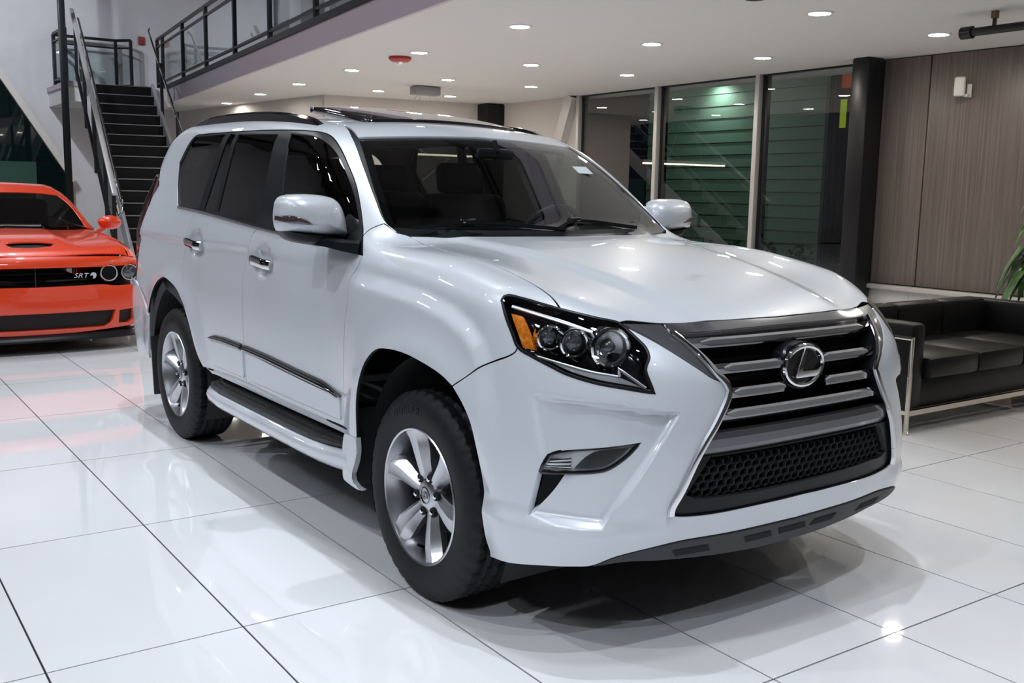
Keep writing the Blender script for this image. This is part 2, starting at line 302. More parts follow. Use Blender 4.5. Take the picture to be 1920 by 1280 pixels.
# outline points on the off-roader's right flank and nose (metres, car axes)
OUT = {
    'pillar_out': [(-0.499, -0.724, 1.285), (-0.580, -0.735, 1.332), (-0.698, -0.715, 1.419), (-0.865, -0.678, 1.539), (-1.075, -0.624, 1.668), (-1.287, -0.572, 1.742), (-1.472, -0.513, 1.772)],
    'ws_side': [(-0.497, -0.720, 1.285), (-0.568, -0.734, 1.324), (-0.698, -0.708, 1.421), (-0.837, -0.670, 1.523), (-0.983, -0.627, 1.623), (-1.087, -0.595, 1.679)],
    'ws_bot': [(-0.497, -0.720, 1.285), (-0.449, -0.620, 1.279), (-0.359, -0.427, 1.278), (-0.306, -0.203, 1.278), (-0.284, -0.059, 1.277)],
    'ws_top': [(-1.087, -0.595, 1.679), (-1.058, -0.402, 1.690), (-1.042, -0.113, 1.702), (-1.046, 0.035, 1.705)],
    'band': [(-2.822, -0.860, 1.332), (-2.927, -0.827, 1.446), (-3.004, -0.789, 1.585), (-2.939, -0.764, 1.673), (-2.869, -0.735, 1.736), (-2.751, -0.731, 1.741), (-2.367, -0.730, 1.739), (-1.965, -0.723, 1.734), (-1.571, -0.711, 1.723), (-1.307, -0.697, 1.708), (-1.176, -0.688, 1.685), (-1.050, -0.703, 1.630), (-0.920, -0.727, 1.551), (-0.805, -0.750, 1.469), (-0.682, -0.788, 1.357), (-0.600, -0.823, 1.269), (-0.518, -0.865, 1.201)],
    'belt': [(-2.822, -0.860, 1.332), (-2.434, -0.863, 1.315), (-1.896, -0.869, 1.283), (-1.586, -0.871, 1.264), (-1.345, -0.873, 1.252), (-0.889, -0.874, 1.225), (-0.518, -0.865, 1.201)],
    'gl_quarter': [(-2.803, -0.858, 1.339), (-2.930, -0.819, 1.477), (-2.980, -0.791, 1.578), (-2.863, -0.737, 1.733), (-2.373, -0.734, 1.734), (-2.481, -0.859, 1.331)],
    'gl_vent': [(-2.296, -0.735, 1.730), (-2.221, -0.737, 1.726), (-2.228, -0.861, 1.318), (-2.393, -0.859, 1.328)],
    'gl_rear': [(-2.170, -0.738, 1.721), (-1.663, -0.731, 1.707), (-1.621, -0.865, 1.282), (-2.177, -0.862, 1.314)],
    'gl_front': [(-1.528, -0.724, 1.706), (-1.287, -0.720, 1.687), (-1.133, -0.724, 1.650), (-1.018, -0.731, 1.599), (-0.871, -0.756, 1.504), (-0.767, -0.777, 1.421), (-0.699, -0.797, 1.356), (-0.618, -0.833, 1.262), (-0.565, -0.860, 1.215), (-1.344, -0.870, 1.259)],
    'pillar_seam': [(-0.600, -0.823, 1.269), (-0.598, -0.801, 1.292), (-0.582, -0.774, 1.309), (-0.569, -0.745, 1.320), (-0.552, -0.738, 1.312), (-0.499, -0.724, 1.285)],
    'door_front': [(-0.518, -0.865, 1.201), (-0.524, -0.881, 1.162), (-0.557, -0.899, 1.112), (-0.544, -0.917, 1.031), (-0.554, -0.925, 0.947), (-0.558, -0.930, 0.820), (-0.568, -0.927, 0.697), (-0.582, -0.918, 0.564), (-0.553, -0.921, 0.511)],
    'rocker': [(-2.260, -0.926, 0.499), (-2.145, -0.911, 0.501), (-1.950, -0.912, 0.512), (-1.638, -0.912, 0.517), (-1.181, -0.911, 0.506), (-0.829, -0.910, 0.506), (-0.553, -0.921, 0.511)],
    'door_mid': [(-1.585, -0.872, 1.261), (-1.630, -0.882, 1.229), (-1.650, -0.896, 1.160), (-1.691, -0.905, 1.043), (-1.685, -0.919, 0.874), (-1.667, -0.921, 0.715), (-1.665, -0.915, 0.550), (-1.659, -0.912, 0.516)],
    'door_rear': [(-2.513, -0.863, 1.316), (-2.570, -0.885, 1.230), (-2.617, -0.895, 1.096), (-2.592, -0.916, 0.951), (-2.519, -0.941, 0.805)],
    'rear_arch': [(-3.284, -0.925, 0.402), (-3.231, -0.941, 0.575), (-3.204, -0.944, 0.693), (-3.162, -0.937, 0.794), (-3.092, -0.929, 0.870), (-2.946, -0.927, 0.923), (-2.793, -0.933, 0.914), (-2.636, -0.937, 0.874), (-2.519, -0.941, 0.805), (-2.437, -0.940, 0.711), (-2.368, -0.937, 0.606), (-2.310, -0.934, 0.544), (-2.260, -0.926, 0.499)],
    'front_arch': [(-0.560, -0.889, 0.317), (-0.468, -0.920, 0.428), (-0.425, -0.945, 0.614), (-0.382, -0.957, 0.728), (-0.332, -0.955, 0.815), (-0.259, -0.951, 0.870), (-0.156, -0.954, 0.888), (-0.034, -0.955, 0.890), (0.106, -0.953, 0.873), (0.209, -0.950, 0.851), (0.272, -0.948, 0.826), (0.329, -0.945, 0.778), (0.372, -0.939, 0.717), (0.388, -0.924, 0.630), (0.388, -0.902, 0.536), (0.411, -0.906, 0.459), (0.408, -0.907, 0.396), (0.368, -0.889, 0.318), (0.376, -0.880, 0.284)],
    'hood_seam': [(-0.497, -0.720, 1.285), (-0.462, -0.690, 1.274), (-0.372, -0.682, 1.249), (-0.027, -0.737, 1.230), (0.175, -0.721, 1.206), (0.339, -0.727, 1.178), (0.476, -0.736, 1.147), (0.528, -0.738, 1.127), (0.576, -0.744, 1.098)],
    'hood_front': [(0.576, -0.744, 1.098), (0.662, -0.672, 1.077), (0.706, -0.621, 1.065), (0.707, -0.590, 1.069), (0.751, -0.486, 1.060), (0.786, -0.287, 1.061), (0.799, -0.010, 1.058)],
    'hl': [(0.398, -0.844, 1.116), (0.399, -0.835, 1.127), (0.409, -0.827, 1.131), (0.574, -0.744, 1.100), (0.661, -0.671, 1.078), (0.706, -0.621, 1.065), (0.733, -0.613, 1.049), (0.770, -0.605, 1.025), (0.801, -0.595, 1.000), (0.822, -0.598, 0.974), (0.832, -0.620, 0.939), (0.849, -0.616, 0.902), (0.862, -0.609, 0.871), (0.823, -0.666, 0.882), (0.751, -0.740, 0.896), (0.675, -0.791, 0.915), (0.620, -0.816, 0.935), (0.560, -0.838, 0.956), (0.505, -0.854, 0.979), (0.477, -0.855, 1.015), (0.436, -0.854, 1.069)],
    'amber': [(0.441, -0.846, 1.083), (0.485, -0.829, 1.077), (0.559, -0.834, 0.975), (0.514, -0.851, 0.980)],
    'bump_seam': [(0.505, -0.854, 0.979), (0.498, -0.860, 0.963), (0.475, -0.870, 0.948), (0.414, -0.889, 0.922), (0.381, -0.911, 0.903), (0.357, -0.922, 0.885), (0.272, -0.948, 0.826)],
    'grille': [(0.802, -0.485, 1.031), (0.878, -0.436, 0.967), (0.912, -0.399, 0.916), (0.923, -0.374, 0.891), (0.929, -0.364, 0.868), (0.932, -0.374, 0.842), (0.933, -0.422, 0.765), (0.930, -0.456, 0.719), (0.925, -0.487, 0.669), (0.910, -0.532, 0.569), (0.898, -0.555, 0.520), (0.895, -0.555, 0.497), (0.901, -0.528, 0.489), (0.921, -0.420, 0.481), (0.940, -0.128, 0.481), (0.941, -0.010, 0.482)],
    'trim': [(0.709, -0.612, 1.065), (0.751, -0.486, 1.060), (0.802, -0.485, 1.031), (0.878, -0.436, 0.967), (0.912, -0.399, 0.916), (0.924, -0.375, 0.887), (0.912, -0.421, 0.909), (0.895, -0.456, 0.934), (0.861, -0.503, 0.970), (0.816, -0.545, 1.005), (0.777, -0.575, 1.029), (0.730, -0.605, 1.053)],
    'fog': [(0.639, -0.858, 0.612), (0.645, -0.849, 0.642), (0.644, -0.833, 0.663), (0.669, -0.814, 0.677), (0.835, -0.637, 0.716), (0.817, -0.674, 0.674), (0.789, -0.720, 0.638), (0.763, -0.751, 0.628)],
    'fogslot': [(0.633, -0.862, 0.608), (0.691, -0.806, 0.615), (0.663, -0.827, 0.560), (0.604, -0.880, 0.467)],
    'bump_bot': [(0.376, -0.880, 0.284), (0.403, -0.876, 0.274), (0.504, -0.879, 0.287), (0.657, -0.849, 0.319), (0.734, -0.804, 0.332), (0.776, -0.760, 0.339), (0.822, -0.701, 0.371), (0.877, -0.565, 0.398), (0.915, -0.254, 0.400), (0.919, -0.056, 0.398)],
    'facet': [(0.573, -0.854, 0.849), (0.799, -0.706, 0.837), (0.901, -0.537, 0.809), (0.865, -0.643, 0.638), (0.809, -0.749, 0.466), (0.608, -0.878, 0.469), (0.645, -0.849, 0.642)],
    'mold_top': [(-2.287, -0.926, 0.685), (-2.138, -0.920, 0.692), (-1.943, -0.921, 0.700), (-1.668, -0.921, 0.699), (-1.379, -0.920, 0.693), (-1.021, -0.919, 0.677), (-0.755, -0.918, 0.667), (-0.620, -0.920, 0.652)],
    'mold_bot': [(-2.285, -0.928, 0.657), (-2.108, -0.919, 0.668), (-1.794, -0.920, 0.682), (-1.670, -0.920, 0.683), (-1.383, -0.919, 0.663), (-1.024, -0.918, 0.646), (-0.758, -0.917, 0.637), (-0.605, -0.921, 0.642)],
    'hand_f': [(-1.683, -0.892, 1.125), (-1.448, -0.875, 1.097)],
    'hand_r': [(-2.644, -0.899, 1.160), (-2.395, -0.869, 1.131)],
    'logo': [(0.928, -0.031, 0.919)],
    'gtop': [(0.802, -0.485, 1.031), (0.816, -0.411, 1.031), (0.827, -0.328, 1.032), (0.834, -0.190, 1.034), (0.836, -0.011, 1.035)],
    'hlstrip': [(0.436, -0.836, 1.104), (0.514, -0.804, 1.090), (0.610, -0.753, 1.068), (0.716, -0.682, 1.034)],
    'hlstrip2': [(0.571, -0.833, 0.958), (0.662, -0.790, 0.942), (0.732, -0.744, 0.928), (0.793, -0.687, 0.918)],
    'hlchev': [(0.793, -0.687, 0.918), (0.784, -0.685, 0.942), (0.815, -0.660, 0.916), (0.847, -0.628, 0.886)],
    'proj3': [(0.599, -0.798, 1.015), (0.668, -0.757, 1.004), (0.754, -0.682, 0.994)],
    'linkbar': [(0.548, -0.827, 1.013), (0.576, -0.811, 1.015), (0.624, -0.785, 1.010), (0.643, -0.773, 1.008), (0.700, -0.732, 1.001), (0.725, -0.711, 0.998)],
    'lipslot': [(0.864, -0.520, 0.354), (0.879, -0.490, 0.379), (0.896, -0.362, 0.375), (0.882, -0.371, 0.346)],
    'tail': [(-3.291, -0.827, 1.453), (-3.407, -0.865, 1.328), (-3.466, -0.899, 1.189), (-3.490, -0.906, 1.075)],
}
# ------------------------------------------------------------------ body panels cut out of an implicit surface
def root_along(F, O, D, r0, r1, n=70):
    """outermost zero of F on rays O + r D, from r1 inwards"""
    N = len(O); hi = np.full(N, float(r1)); lo = np.full(N, float(r0)); I = np.arange(N)
    for k in (44, 12, 12, 8):
        T = hi[:, None] + (lo-hi)[:, None]*np.linspace(0, 1, k+1)[None]
        P = (O[:, None]+T[..., None]*D[:, None]).reshape(-1, 3)
        f = F(P[:, 0], P[:, 1], P[:, 2]).reshape(N, k+1); ins = f <= 0
        j = np.where(ins.any(1), np.maximum(ins.argmax(1), 1), k)
        hi, lo = T[I, j-1], T[I, j]; fh, fl = f[I, j-1], f[I, j]
    w = np.clip(fh/np.where(np.abs(fh-fl) < 1e-12, 1, fh-fl), 0, 1)
    return O + (hi+(lo-hi)*w)[:, None]*D
def grad(F, P, e=.003):
    G = np.zeros_like(P)
    for k in range(3):
        d = np.zeros(3); d[k] = e; A = P+d; B = P-d
        G[:, k] = F(A[:, 0], A[:, 1], A[:, 2]) - F(B[:, 0], B[:, 1], B[:, 2])
    return G / np.maximum(np.linalg.norm(G, axis=1)[:, None], 1e-9)
class Proj:
    """a chart of the surface: 2-D parameters (about metric) <-> points"""
    def __init__(s, kind, F, c=(0, 0, 0), k=1.): s.kind, s.F, s.c, s.k = kind, F, c, k
    def to2(s, P):
        P = np.asarray(P, float); c = s.c
        if s.kind == 'side': return P[:, [0, 2]]
        if s.kind == 'top': return P[:, [0, 1]]
        if s.kind == 'fx': return P[:, [1, 2]]
        if s.kind == 'cyl': return np.stack([np.arctan2(-(P[:, 1]-c[1]), P[:, 0]-c[0])*s.k, P[:, 2]], 1)
        if s.kind == 'polar': return np.stack([P[:, 0], np.arctan2(P[:, 2]-c[2], -(P[:, 1]-c[1]))*s.k], 1)
    def to3(s, Q):
        Q = np.asarray(Q, float); n = len(Q); O = np.zeros((n, 3)); D = np.zeros((n, 3)); c = s.c
        if s.kind == 'side': O[:, 0] = Q[:, 0]; O[:, 2] = Q[:, 1]; D[:, 1] = -1; R = (.3, 1.25)
        if s.kind == 'top': O[:, 0] = Q[:, 0]; O[:, 1] = Q[:, 1]; D[:, 2] = 1; R = (.5, 2.0)
        if s.kind == 'fx': O[:, 1] = Q[:, 0]; O[:, 2] = Q[:, 1]; D[:, 0] = 1; R = (-1.6, 1.4)
        if s.kind == 'cyl':
            a = Q[:, 0]/s.k; O[:] = c; O[:, 2] = Q[:, 1]; D[:, 0] = np.cos(a); D[:, 1] = -np.sin(a); R = (.2, 1.6)
        if s.kind == 'polar':
            a = Q[:, 1]/s.k; O[:] = c; O[:, 0] = Q[:, 0]; D[:, 1] = -np.cos(a); D[:, 2] = np.sin(a); R = (.3, 1.8)
        return root_along(s.F, O, D, *R)
def inset2(P, d):
    """shrink a closed counter-clockwise 2-D outline by d"""
    P = np.array(P); n = len(P); A = P - np.roll(P, 1, 0); B = np.roll(P, -1, 0) - P
    na = np.stack([-A[:, 1], A[:, 0]], 1); nb = np.stack([-B[:, 1], B[:, 0]], 1)
    na /= np.maximum(np.linalg.norm(na, axis=1)[:, None], 1e-9); nb /= np.maximum(np.linalg.norm(nb, axis=1)[:, None], 1e-9)
    m = na+nb; l = np.maximum(np.sum(m*m, 1), .5)[:, None]
    return P + m/l*2*d
def area2(P): P = np.array(P); return .5*np.sum(P[:, 0]*np.roll(P[:, 1], -1) - np.roll(P[:, 0], -1)*P[:, 1])
def dedupe(P, e=.002):
    R = [P[0]]
    for p in P[1:]:
        if np.linalg.norm(p-R[-1]) > e: R.append(p)
    if np.linalg.norm(R[0]-R[-1]) <= e: R.pop()
    return R
def chain(*parts, h=.015):
    """join 3-D polylines into one closed outline, each smoothed on its own"""
    R = []
    for p in parts: R += catmull(p, h) if len(p) > 1 else [np.array(p[0], float)]
    return dedupe(R)
def patch2(outer, holes, h):
    """triangulate a 2-D outline with inner points on a grid"""
    from mathutils.geometry import delaunay_2d_cdt
    loops = [outer]+list(holes); V = []; E = []
    for L in loops:
        b = len(V); n = len(L); V += [tuple(p) for p in L]; E += [(b+i, b+(i+1) % n) for i in range(n)]
    O = np.array(outer); x0, y0 = O.min(0); x1, y1 = O.max(0)
    gx, gy = np.meshgrid(np.arange(x0+h/2, x1, h), np.arange(y0+h/2, y1, h)); gx = gx + (np.arange(gx.shape[0]) % 2)[:, None]*h/2
    gx = gx.ravel(); gy = gy.ravel(); k = poly_sd(gx, gy, outer) > h*.55
    for L in holes: k &= poly_sd(gx, gy, L) < -h*.55
    V += list(zip(gx[k], gy[k]))
    vo, eo, fo, *_ = delaunay_2d_cdt([Vector(v) for v in V], E, [], 0, 1e-7, False)
    vo = np.array([(v.x, v.y) for v in vo]); T = np.array([f for f in fo if len(f) == 3])
    c = vo[T].mean(1); ok = poly_sd(c[:, 0], c[:, 1], outer) > 0
    for L in holes: ok &= poly_sd(c[:, 0], c[:, 1], L) < 0
    T = T[ok]; a = vo[T]; cr = (a[:, 1, 0]-a[:, 0, 0])*(a[:, 2, 1]-a[:, 0, 1]) - (a[:, 1, 1]-a[:, 0, 1])*(a[:, 2, 0]-a[:, 0, 0])
    T = T[np.abs(cr) > 1e-10]; cr = cr[np.abs(cr) > 1e-10]; T[cr < 0] = T[cr < 0][:, ::-1]
    return vo, T
def panel(name, pr, outline, m, parent, h=.02, off=0., gap=.0027, flange=.014, holes=(), both=True, flip=False, warp=None, flat=False, seal_or_shade=False):
    """one sheet of the body: outline given as 3-D points on the surface"""
    O2 = list(pr.to2(np.array(outline)) if not flat else np.array(outline))
    if area2(O2) < 0: O2 = O2[::-1]
    O2 = [tuple(p) for p in inset2(O2, gap)]
    H2 = []
    for hl in holes:
        q = list(pr.to2(np.array(hl)))
        if area2(q) < 0: q = q[::-1]
        H2.append([tuple(p) for p in inset2(q, -gap)])
    V2, T = patch2(O2, H2, h); P = pr.to3(V2); N = grad(pr.F, P)
    if warp is not None: P = warp(P, N)
    P = P + N*off
    # boundary edges get an inward return so that the sheet has thickness
    cnt = {}
    for t in T:
        for i in range(3): cnt[(int(t[i]), int(t[(i+1) % 3]))] = 1
    be = [e for e in cnt if (e[1], e[0]) not in cnt]
    V = [tuple(p) for p in P]; NN = [tuple(n) for n in N]; Fc = [tuple(int(i) for i in t) for t in T]
    # triangle orientation against the outward normal
    A = P[T]; g = np.einsum('ij,ij->i', np.cross(A[:, 1]-A[:, 0], A[:, 2]-A[:, 0]), N[T[:, 0]]).sum()
    rev = g < 0
    if rev: Fc = [f[::-1] for f in Fc]
    if flange:
        top = {}; bot = {}; outn = {}
        for a, b in be:
            t = P[b]-P[a]; t = t/max(np.linalg.norm(t), 1e-9)
            for i in (a, b):
                s = np.cross(t, N[i])*(-1 if rev else 1); outn[i] = outn.get(i, 0)+s
        for i, s in outn.items():
            s = s/max(np.linalg.norm(s), 1e-9)
            top[i] = len(V); V.append(tuple(P[i])); NN.append(tuple(s*.8+N[i]*.6))
            lip_ = min(.0025, flange*.3) if seal_or_shade else flange
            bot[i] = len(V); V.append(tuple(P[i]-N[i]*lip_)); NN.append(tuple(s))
            if seal_or_shade: V.append(tuple(P[i]-N[i]*flange-s*.001)); NN.append(tuple(s))
        for a, b in be:
            f = (b, a, ) if not rev else (a, b)
            Fc.append((top[f[0]], top[f[1]], bot[f[1]], bot[f[0]]))
        nshade = len(Fc)
        if seal_or_shade:
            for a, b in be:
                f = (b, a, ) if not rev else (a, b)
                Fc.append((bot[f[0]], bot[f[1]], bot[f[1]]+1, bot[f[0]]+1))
    objs = []
    for sg in ((1, -1) if both else (1,)):
        VV = [(x, y*sg, z) for x, y, z in V]; FF = Fc if sg == 1 else [f[::-1] for f in Fc]; nn = [(x, y*sg, z) for x, y, z in NN]
        me = bpy.data.meshes.new(name); me.from_pydata(VV, [], FF); me.update()
        me.polygons.foreach_set('use_smooth', [True]*len(me.polygons))
        me.normals_split_custom_set_from_vertices(nn)
        o_ = link(name, me, m, parent)
        if flange and seal_or_shade:
            me.materials.append(CAVITY); mi = [0]*nshade+[1]*(len(FF)-nshade); me.polygons.foreach_set('material_index', mi)  # inner gap faces dark: shade of the shut line put into the colour
        objs.append(o_)
    return objs
def inset3(pr, outline, d):
    """outline moved inward by d along the surface"""
    q = list(pr.to2(np.array(outline)))
    if area2(q) < 0: q = q[::-1]
    q = inset2(q, d); return pr.to3(q)
def strip_on(mb, pr, pts, w, t, off=0.):
    """a raised moulding of width w and height t following points on the surface"""
    P = np.array(pts); N = grad(pr.F, P); n = len(P)
    T = np.gradient(P, axis=0); T /= np.linalg.norm(T, axis=1)[:, None]; S = np.cross(N, T); rings = []
    for i in range(n):
        ww = w[i] if hasattr(w, '__len__') else w
        rings.append([mb.bm.verts.new(Vector(P[i]+S[i]*a*ww/2+N[i]*(b+off))) for a, b in ((-1, 0), (-.8, t*.8), (0, t), (.8, t*.8), (1, 0))])
    for i in range(n-1):
        for j in range(4): mb.bm.faces.new((rings[i][j], rings[i][j+1], rings[i+1][j+1], rings[i+1][j]))
    mb.bm.faces.new(rings[0]); mb.bm.faces.new(rings[-1][::-1])
    return mb
# ------------------------------------------------------------------ the showroom shell
TX, TY = 1.2192, .6096
WALL = mat('wall_paint', (.60, .585, .615), .7, noise=(3, .03))
WALLW = mat('warm_wall_paint', (.62, .58, .55), .7)
CEIL = mat('ceiling_paint', (.72, .71, .70), .8)
HALLC = mat('hall_ceiling_paint', (.12, .11, .105), .85)
GROUT = mat('dark_grout', (.012, .012, .018), .9)
TILE = mat('polished_porcelain', (.75, .755, .775), .035, noise=(1.3, .03), spec=.55)
FASC = mat('lavender_fascia', (.46, .41, .47), .40, .0)
BLKM = mat('black_steel', (.009, .010, .012), .36, spec=.35)
ALU = mat('brushed_aluminium', (.60, .58, .58), .42, .35)
PANE = glassmat('window_pane', (.80, .86, .83), 1.15)
RAILGLASS = glassmat('balustrade_glass', (.80, .86, .86), .8)
WHITEP = mat('white_panel', (.70, .70, .69), .4)
def woodmat():
    m = mat('taupe_veneer', (.155, .128, .115), .42, noise=(2.2, .30, (28, 28, .35)))
    return m
WOOD = woodmat()
fl = MB(); fl.span((-18, -9, -.12), (9, 9.75, -.004)); floor = struct(fl.obj('floor', GROUT))
tb = MB(); tb.box((0, 0, -.006), (TX-.0066, TY-.0066, .012)); tme = tb.mesh('tile'); tme.materials.append(TILE)
near = []; far = []
for j in range(-15, 8):
    for i in range(-15, 16):
        x, y = (j+.5)*TX, (i+.5)*TY
        if x < -17.4 or x > 8.4 or y < -8.4 or y > 9.0: continue
        (near if (-10.0 < x < 5.2 and -2.6 < y < 8.6 and y > -2.2-.55*(x-5)*.0) else far).append((x, y))
near.sort(key=lambda q: (q[0]-2.2)**2+(q[1]-1.2)**2); far += near[298:]; near = near[:298]
for x, y in near:
    o = bpy.data.objects.new('tile', tme); COL.objects.link(o); o.location = (x, y, 0); o.parent = floor
tb = MB()
for x, y in far: tb.box((x, y, -.006), (TX-.0066, TY-.0066, .012))
o = tb.obj('tile_field', TILE, floor); o['kind'] = 'stuff'
# mezzanine slab with angled edge (edge line through these two points)
FA, FB = Vector((8.5, 2.150, 0)), Vector((-17.6, 4.968, 0)); FD = (FB-FA).normalized(); FN = Vector((FD.y, -FD.x, 0))
if FN.y > 0: FN = -FN      # out into the tall hall
def edge(x, off=0., z=0.):
    t = (x-FA.x)/FD.x; p = FA+FD*t+FN*off; return Vector((p.x, p.y, z))
mb = MB(); mb.prism([(8.5, 2.15), (8.5, 9.72), (-17.6, 9.72), (-17.6, 4.968)], 3.0, 3.26); struct(mb.obj('ceiling_mezzanine', CEIL))
mb = MB(); mb.bar(edge(8.5, .02, 3.13), edge(-17.6, .02, 3.13), .04, .262); struct(mb.obj('trim_fascia', FASC))
mb = MB(); mb.bar(edge(8.5, .0, 3.30), edge(-17.6, .0, 3.30), .12, .075); struct(mb.obj('trim_deck_edge', BLKM))
mb = MB(); mb.span((-18, -9, 6.6), (9, 9.75, 6.7)); struct(mb.obj('ceiling_hall', HALLC))
mb = MB(); mb.span((-18.1, -9, 0), (-17.6, 9.75, 6.6)); struct(mb.obj('wall_end', WALL))
mb = MB(); mb.span((-18, -9.2, 0), (9, -9, 6.6)); struct(mb.obj('wall_street', mat('street_front_glass', (.012, .014, .016), .04, 0, .5, .02)))
mb = MB(); mb.span((9, -9, 0), (9.2, 9.75, 6.6)); struct(mb.obj('wall_behind', mat('dark_back_wall', (.16, .155, .15), .6)))
mb = MB(); mb.span((-18, 9.74, 3.0), (9, 9.9, 6.6)); struct(mb.obj('wall_upper', WALL))
for k, x in enumerate((-14, -9.5, -5, -.5, 4)):
    mb = MB(); mb.span((x, -9, 6.15), (x+.35, 3.0, 6.6)); struct(mb.obj('trim_beam', BLKM))
# walls under the mezzanine
def wallseg(name, a, b, z0, z1, th, m):
    mb = MB(); mb.bar((a[0], a[1], (z0+z1)/2), (b[0], b[1], (z0+z1)/2), th, z1-z0); return struct(mb.obj(name, m))
wallseg('wall_far_a', (-17.6, 5.62), (-11.83, 6.23), 0, 3, .10, WALLW)
wallseg('wall_far_b', (-11.83, 6.20), (-11.36, 9.45), 0, 3, .10, WALLW)
wallseg('wall_far_c', (-11.36, 9.42), (-8.9, 9.40), 0, 3, .10, WALLW)
# wood-panelled wall with ledge
wallseg('wall_wood', (-3.2, 9.13), (9, 9.30), 0, 3, .10, BLKM)
wood = bpy.data.objects['wall_wood']
xs = [-2.93, -2.345, -1.125, .095, 1.315, 2.535, 3.755, 4.975, 6.195, 7.415, 8.635]
for a, b in zip(xs, xs[1:]):
    ya = 9.05+(a+2.93)*.0145; yb = 9.05+(b+2.93)*.0145
    mb = MB(); mb.bar((a+.008, ya+.01, 1.735), (b-.008, yb+.01, 1.735), .05, 2.51, bev=.003); mb.obj('wall_panel', WOOD, wood)
    mb = MB(); mb.bar((a-.06+.002, ya+.0, .21), (b-.06-.002, yb+.0, .21), .06, .40, bev=.003); mb.obj('kick_panel', WHITEP, wood)
mb = MB(); mb.bar((-3.0, 8.99, .445), (8.6, 9.16, .445), .14, .05, bev=.006); mb.obj('ledge', ALU, wood)
mb = MB(); mb.span((-3.115, 8.70, 0), (-2.885, 8.985, 3.0), .02); struct(mb.obj('trim_column', BLKM))
# window wall: glass from floor to slab between aluminium mullions
WA, WB_ = Vector((-9.25, 9.39, 0)), Vector((-3.20, 9.14, 0))
def wpt(x, z=0., off=0.): t = (x-WA.x)/(WB_.x-WA.x); p = WA+(WB_-WA)*t; return Vector((p.x, p.y-off, z))
for k, (a, b) in enumerate(((-9.2, -8.83), (-8.83, -6.88), (-6.88, -4.88), (-4.88, -3.22))):
    mb = MB(); mb.bar(wpt(a+.03, .06), wpt(b-.03, .06), .08, .12); mb.bar(wpt(a+.03, 2.99), wpt(b-.03, 2.99), .06, .02); w = struct(mb.obj('window_%d' % (k+1), BLKM))
    mb = MB(); p, q = wpt(a+.03), wpt(b-.03)
    V = [(p.x, p.y, .12), (q.x, q.y, .12), (q.x, q.y, 2.98), (p.x, p.y, 2.98)]
    raw('pane', V, [(0, 1, 2, 3)], PANE, w)
for x in (-8.83, -6.88, -4.88):
    mb = MB(); mb.span((x-.035, wpt(x).y-.09, 0), (x+.035, wpt(x).y-.01, 3.0), .004); mu = struct(mb.obj('trim_mullion', ALU))
    mb = MB(); mb.span((x-.03, wpt(x).y-.01, 0), (x+.075, wpt(x).y+.10, 3.0)); mb.obj('mullion_gasket', BLKM, mu)
# leaning concrete-coloured brace beside the windows, dark boxed column behind it
mb = MB(); mb.bar((-10.1, 9.28, .2), (-8.95, 9.28, 3.0), .16, .20); struct(mb.obj('trim_brace', ALU))
mb = MB(); mb.span((-11.55, 9.0, 0), (-11.05, 9.4, 2.98), .02); struct(mb.obj('trim_boxed_column', BLKM))
# raking dark glazing in the end wall, left of the stair
ex = -17.50
tri = [(-3.0, .3), (3.32, .3), (3.32, 1.52), (2.03, 3.61), (-1.5, 6.2), (-3.0, 6.2)]
mb = MB(); mb.prism(tri, 0, .03, Matrix.Translation((ex, 0, 0)) @ Matrix(((0, 0, 1, 0), (1, 0, 0, 0), (0, 1, 0, 0), (0, 0, 0, 1)))); w5 = struct(mb.obj('window_5', mat('night_glass', (.004, .010, .010), .03, 0, 1, .01)))
mb = MB(); mb.bar((ex+.06, 3.34, 1.50), (ex+.06, -1.5, 9.28), .12, .14, up=(1, 0, 0)); mb.obj('raking_frame', WALLW, w5)
mb = MB(); mb.bar((ex+.05, 1.5, .3), (ex+.05, .2, 3.0), .06, .10, up=(1, 0, 0)); mb.obj('raking_bar', BLKM, w5)
mb = MB(); mb.span((ex+.04, 1.2, 1.02), (ex+.07, 2.65, 1.85)); mb.obj('lit_shop_window', mat('green_glow', (.02, .05, .04), .3, emit=(.10, .28, .20), es=.05), w5)
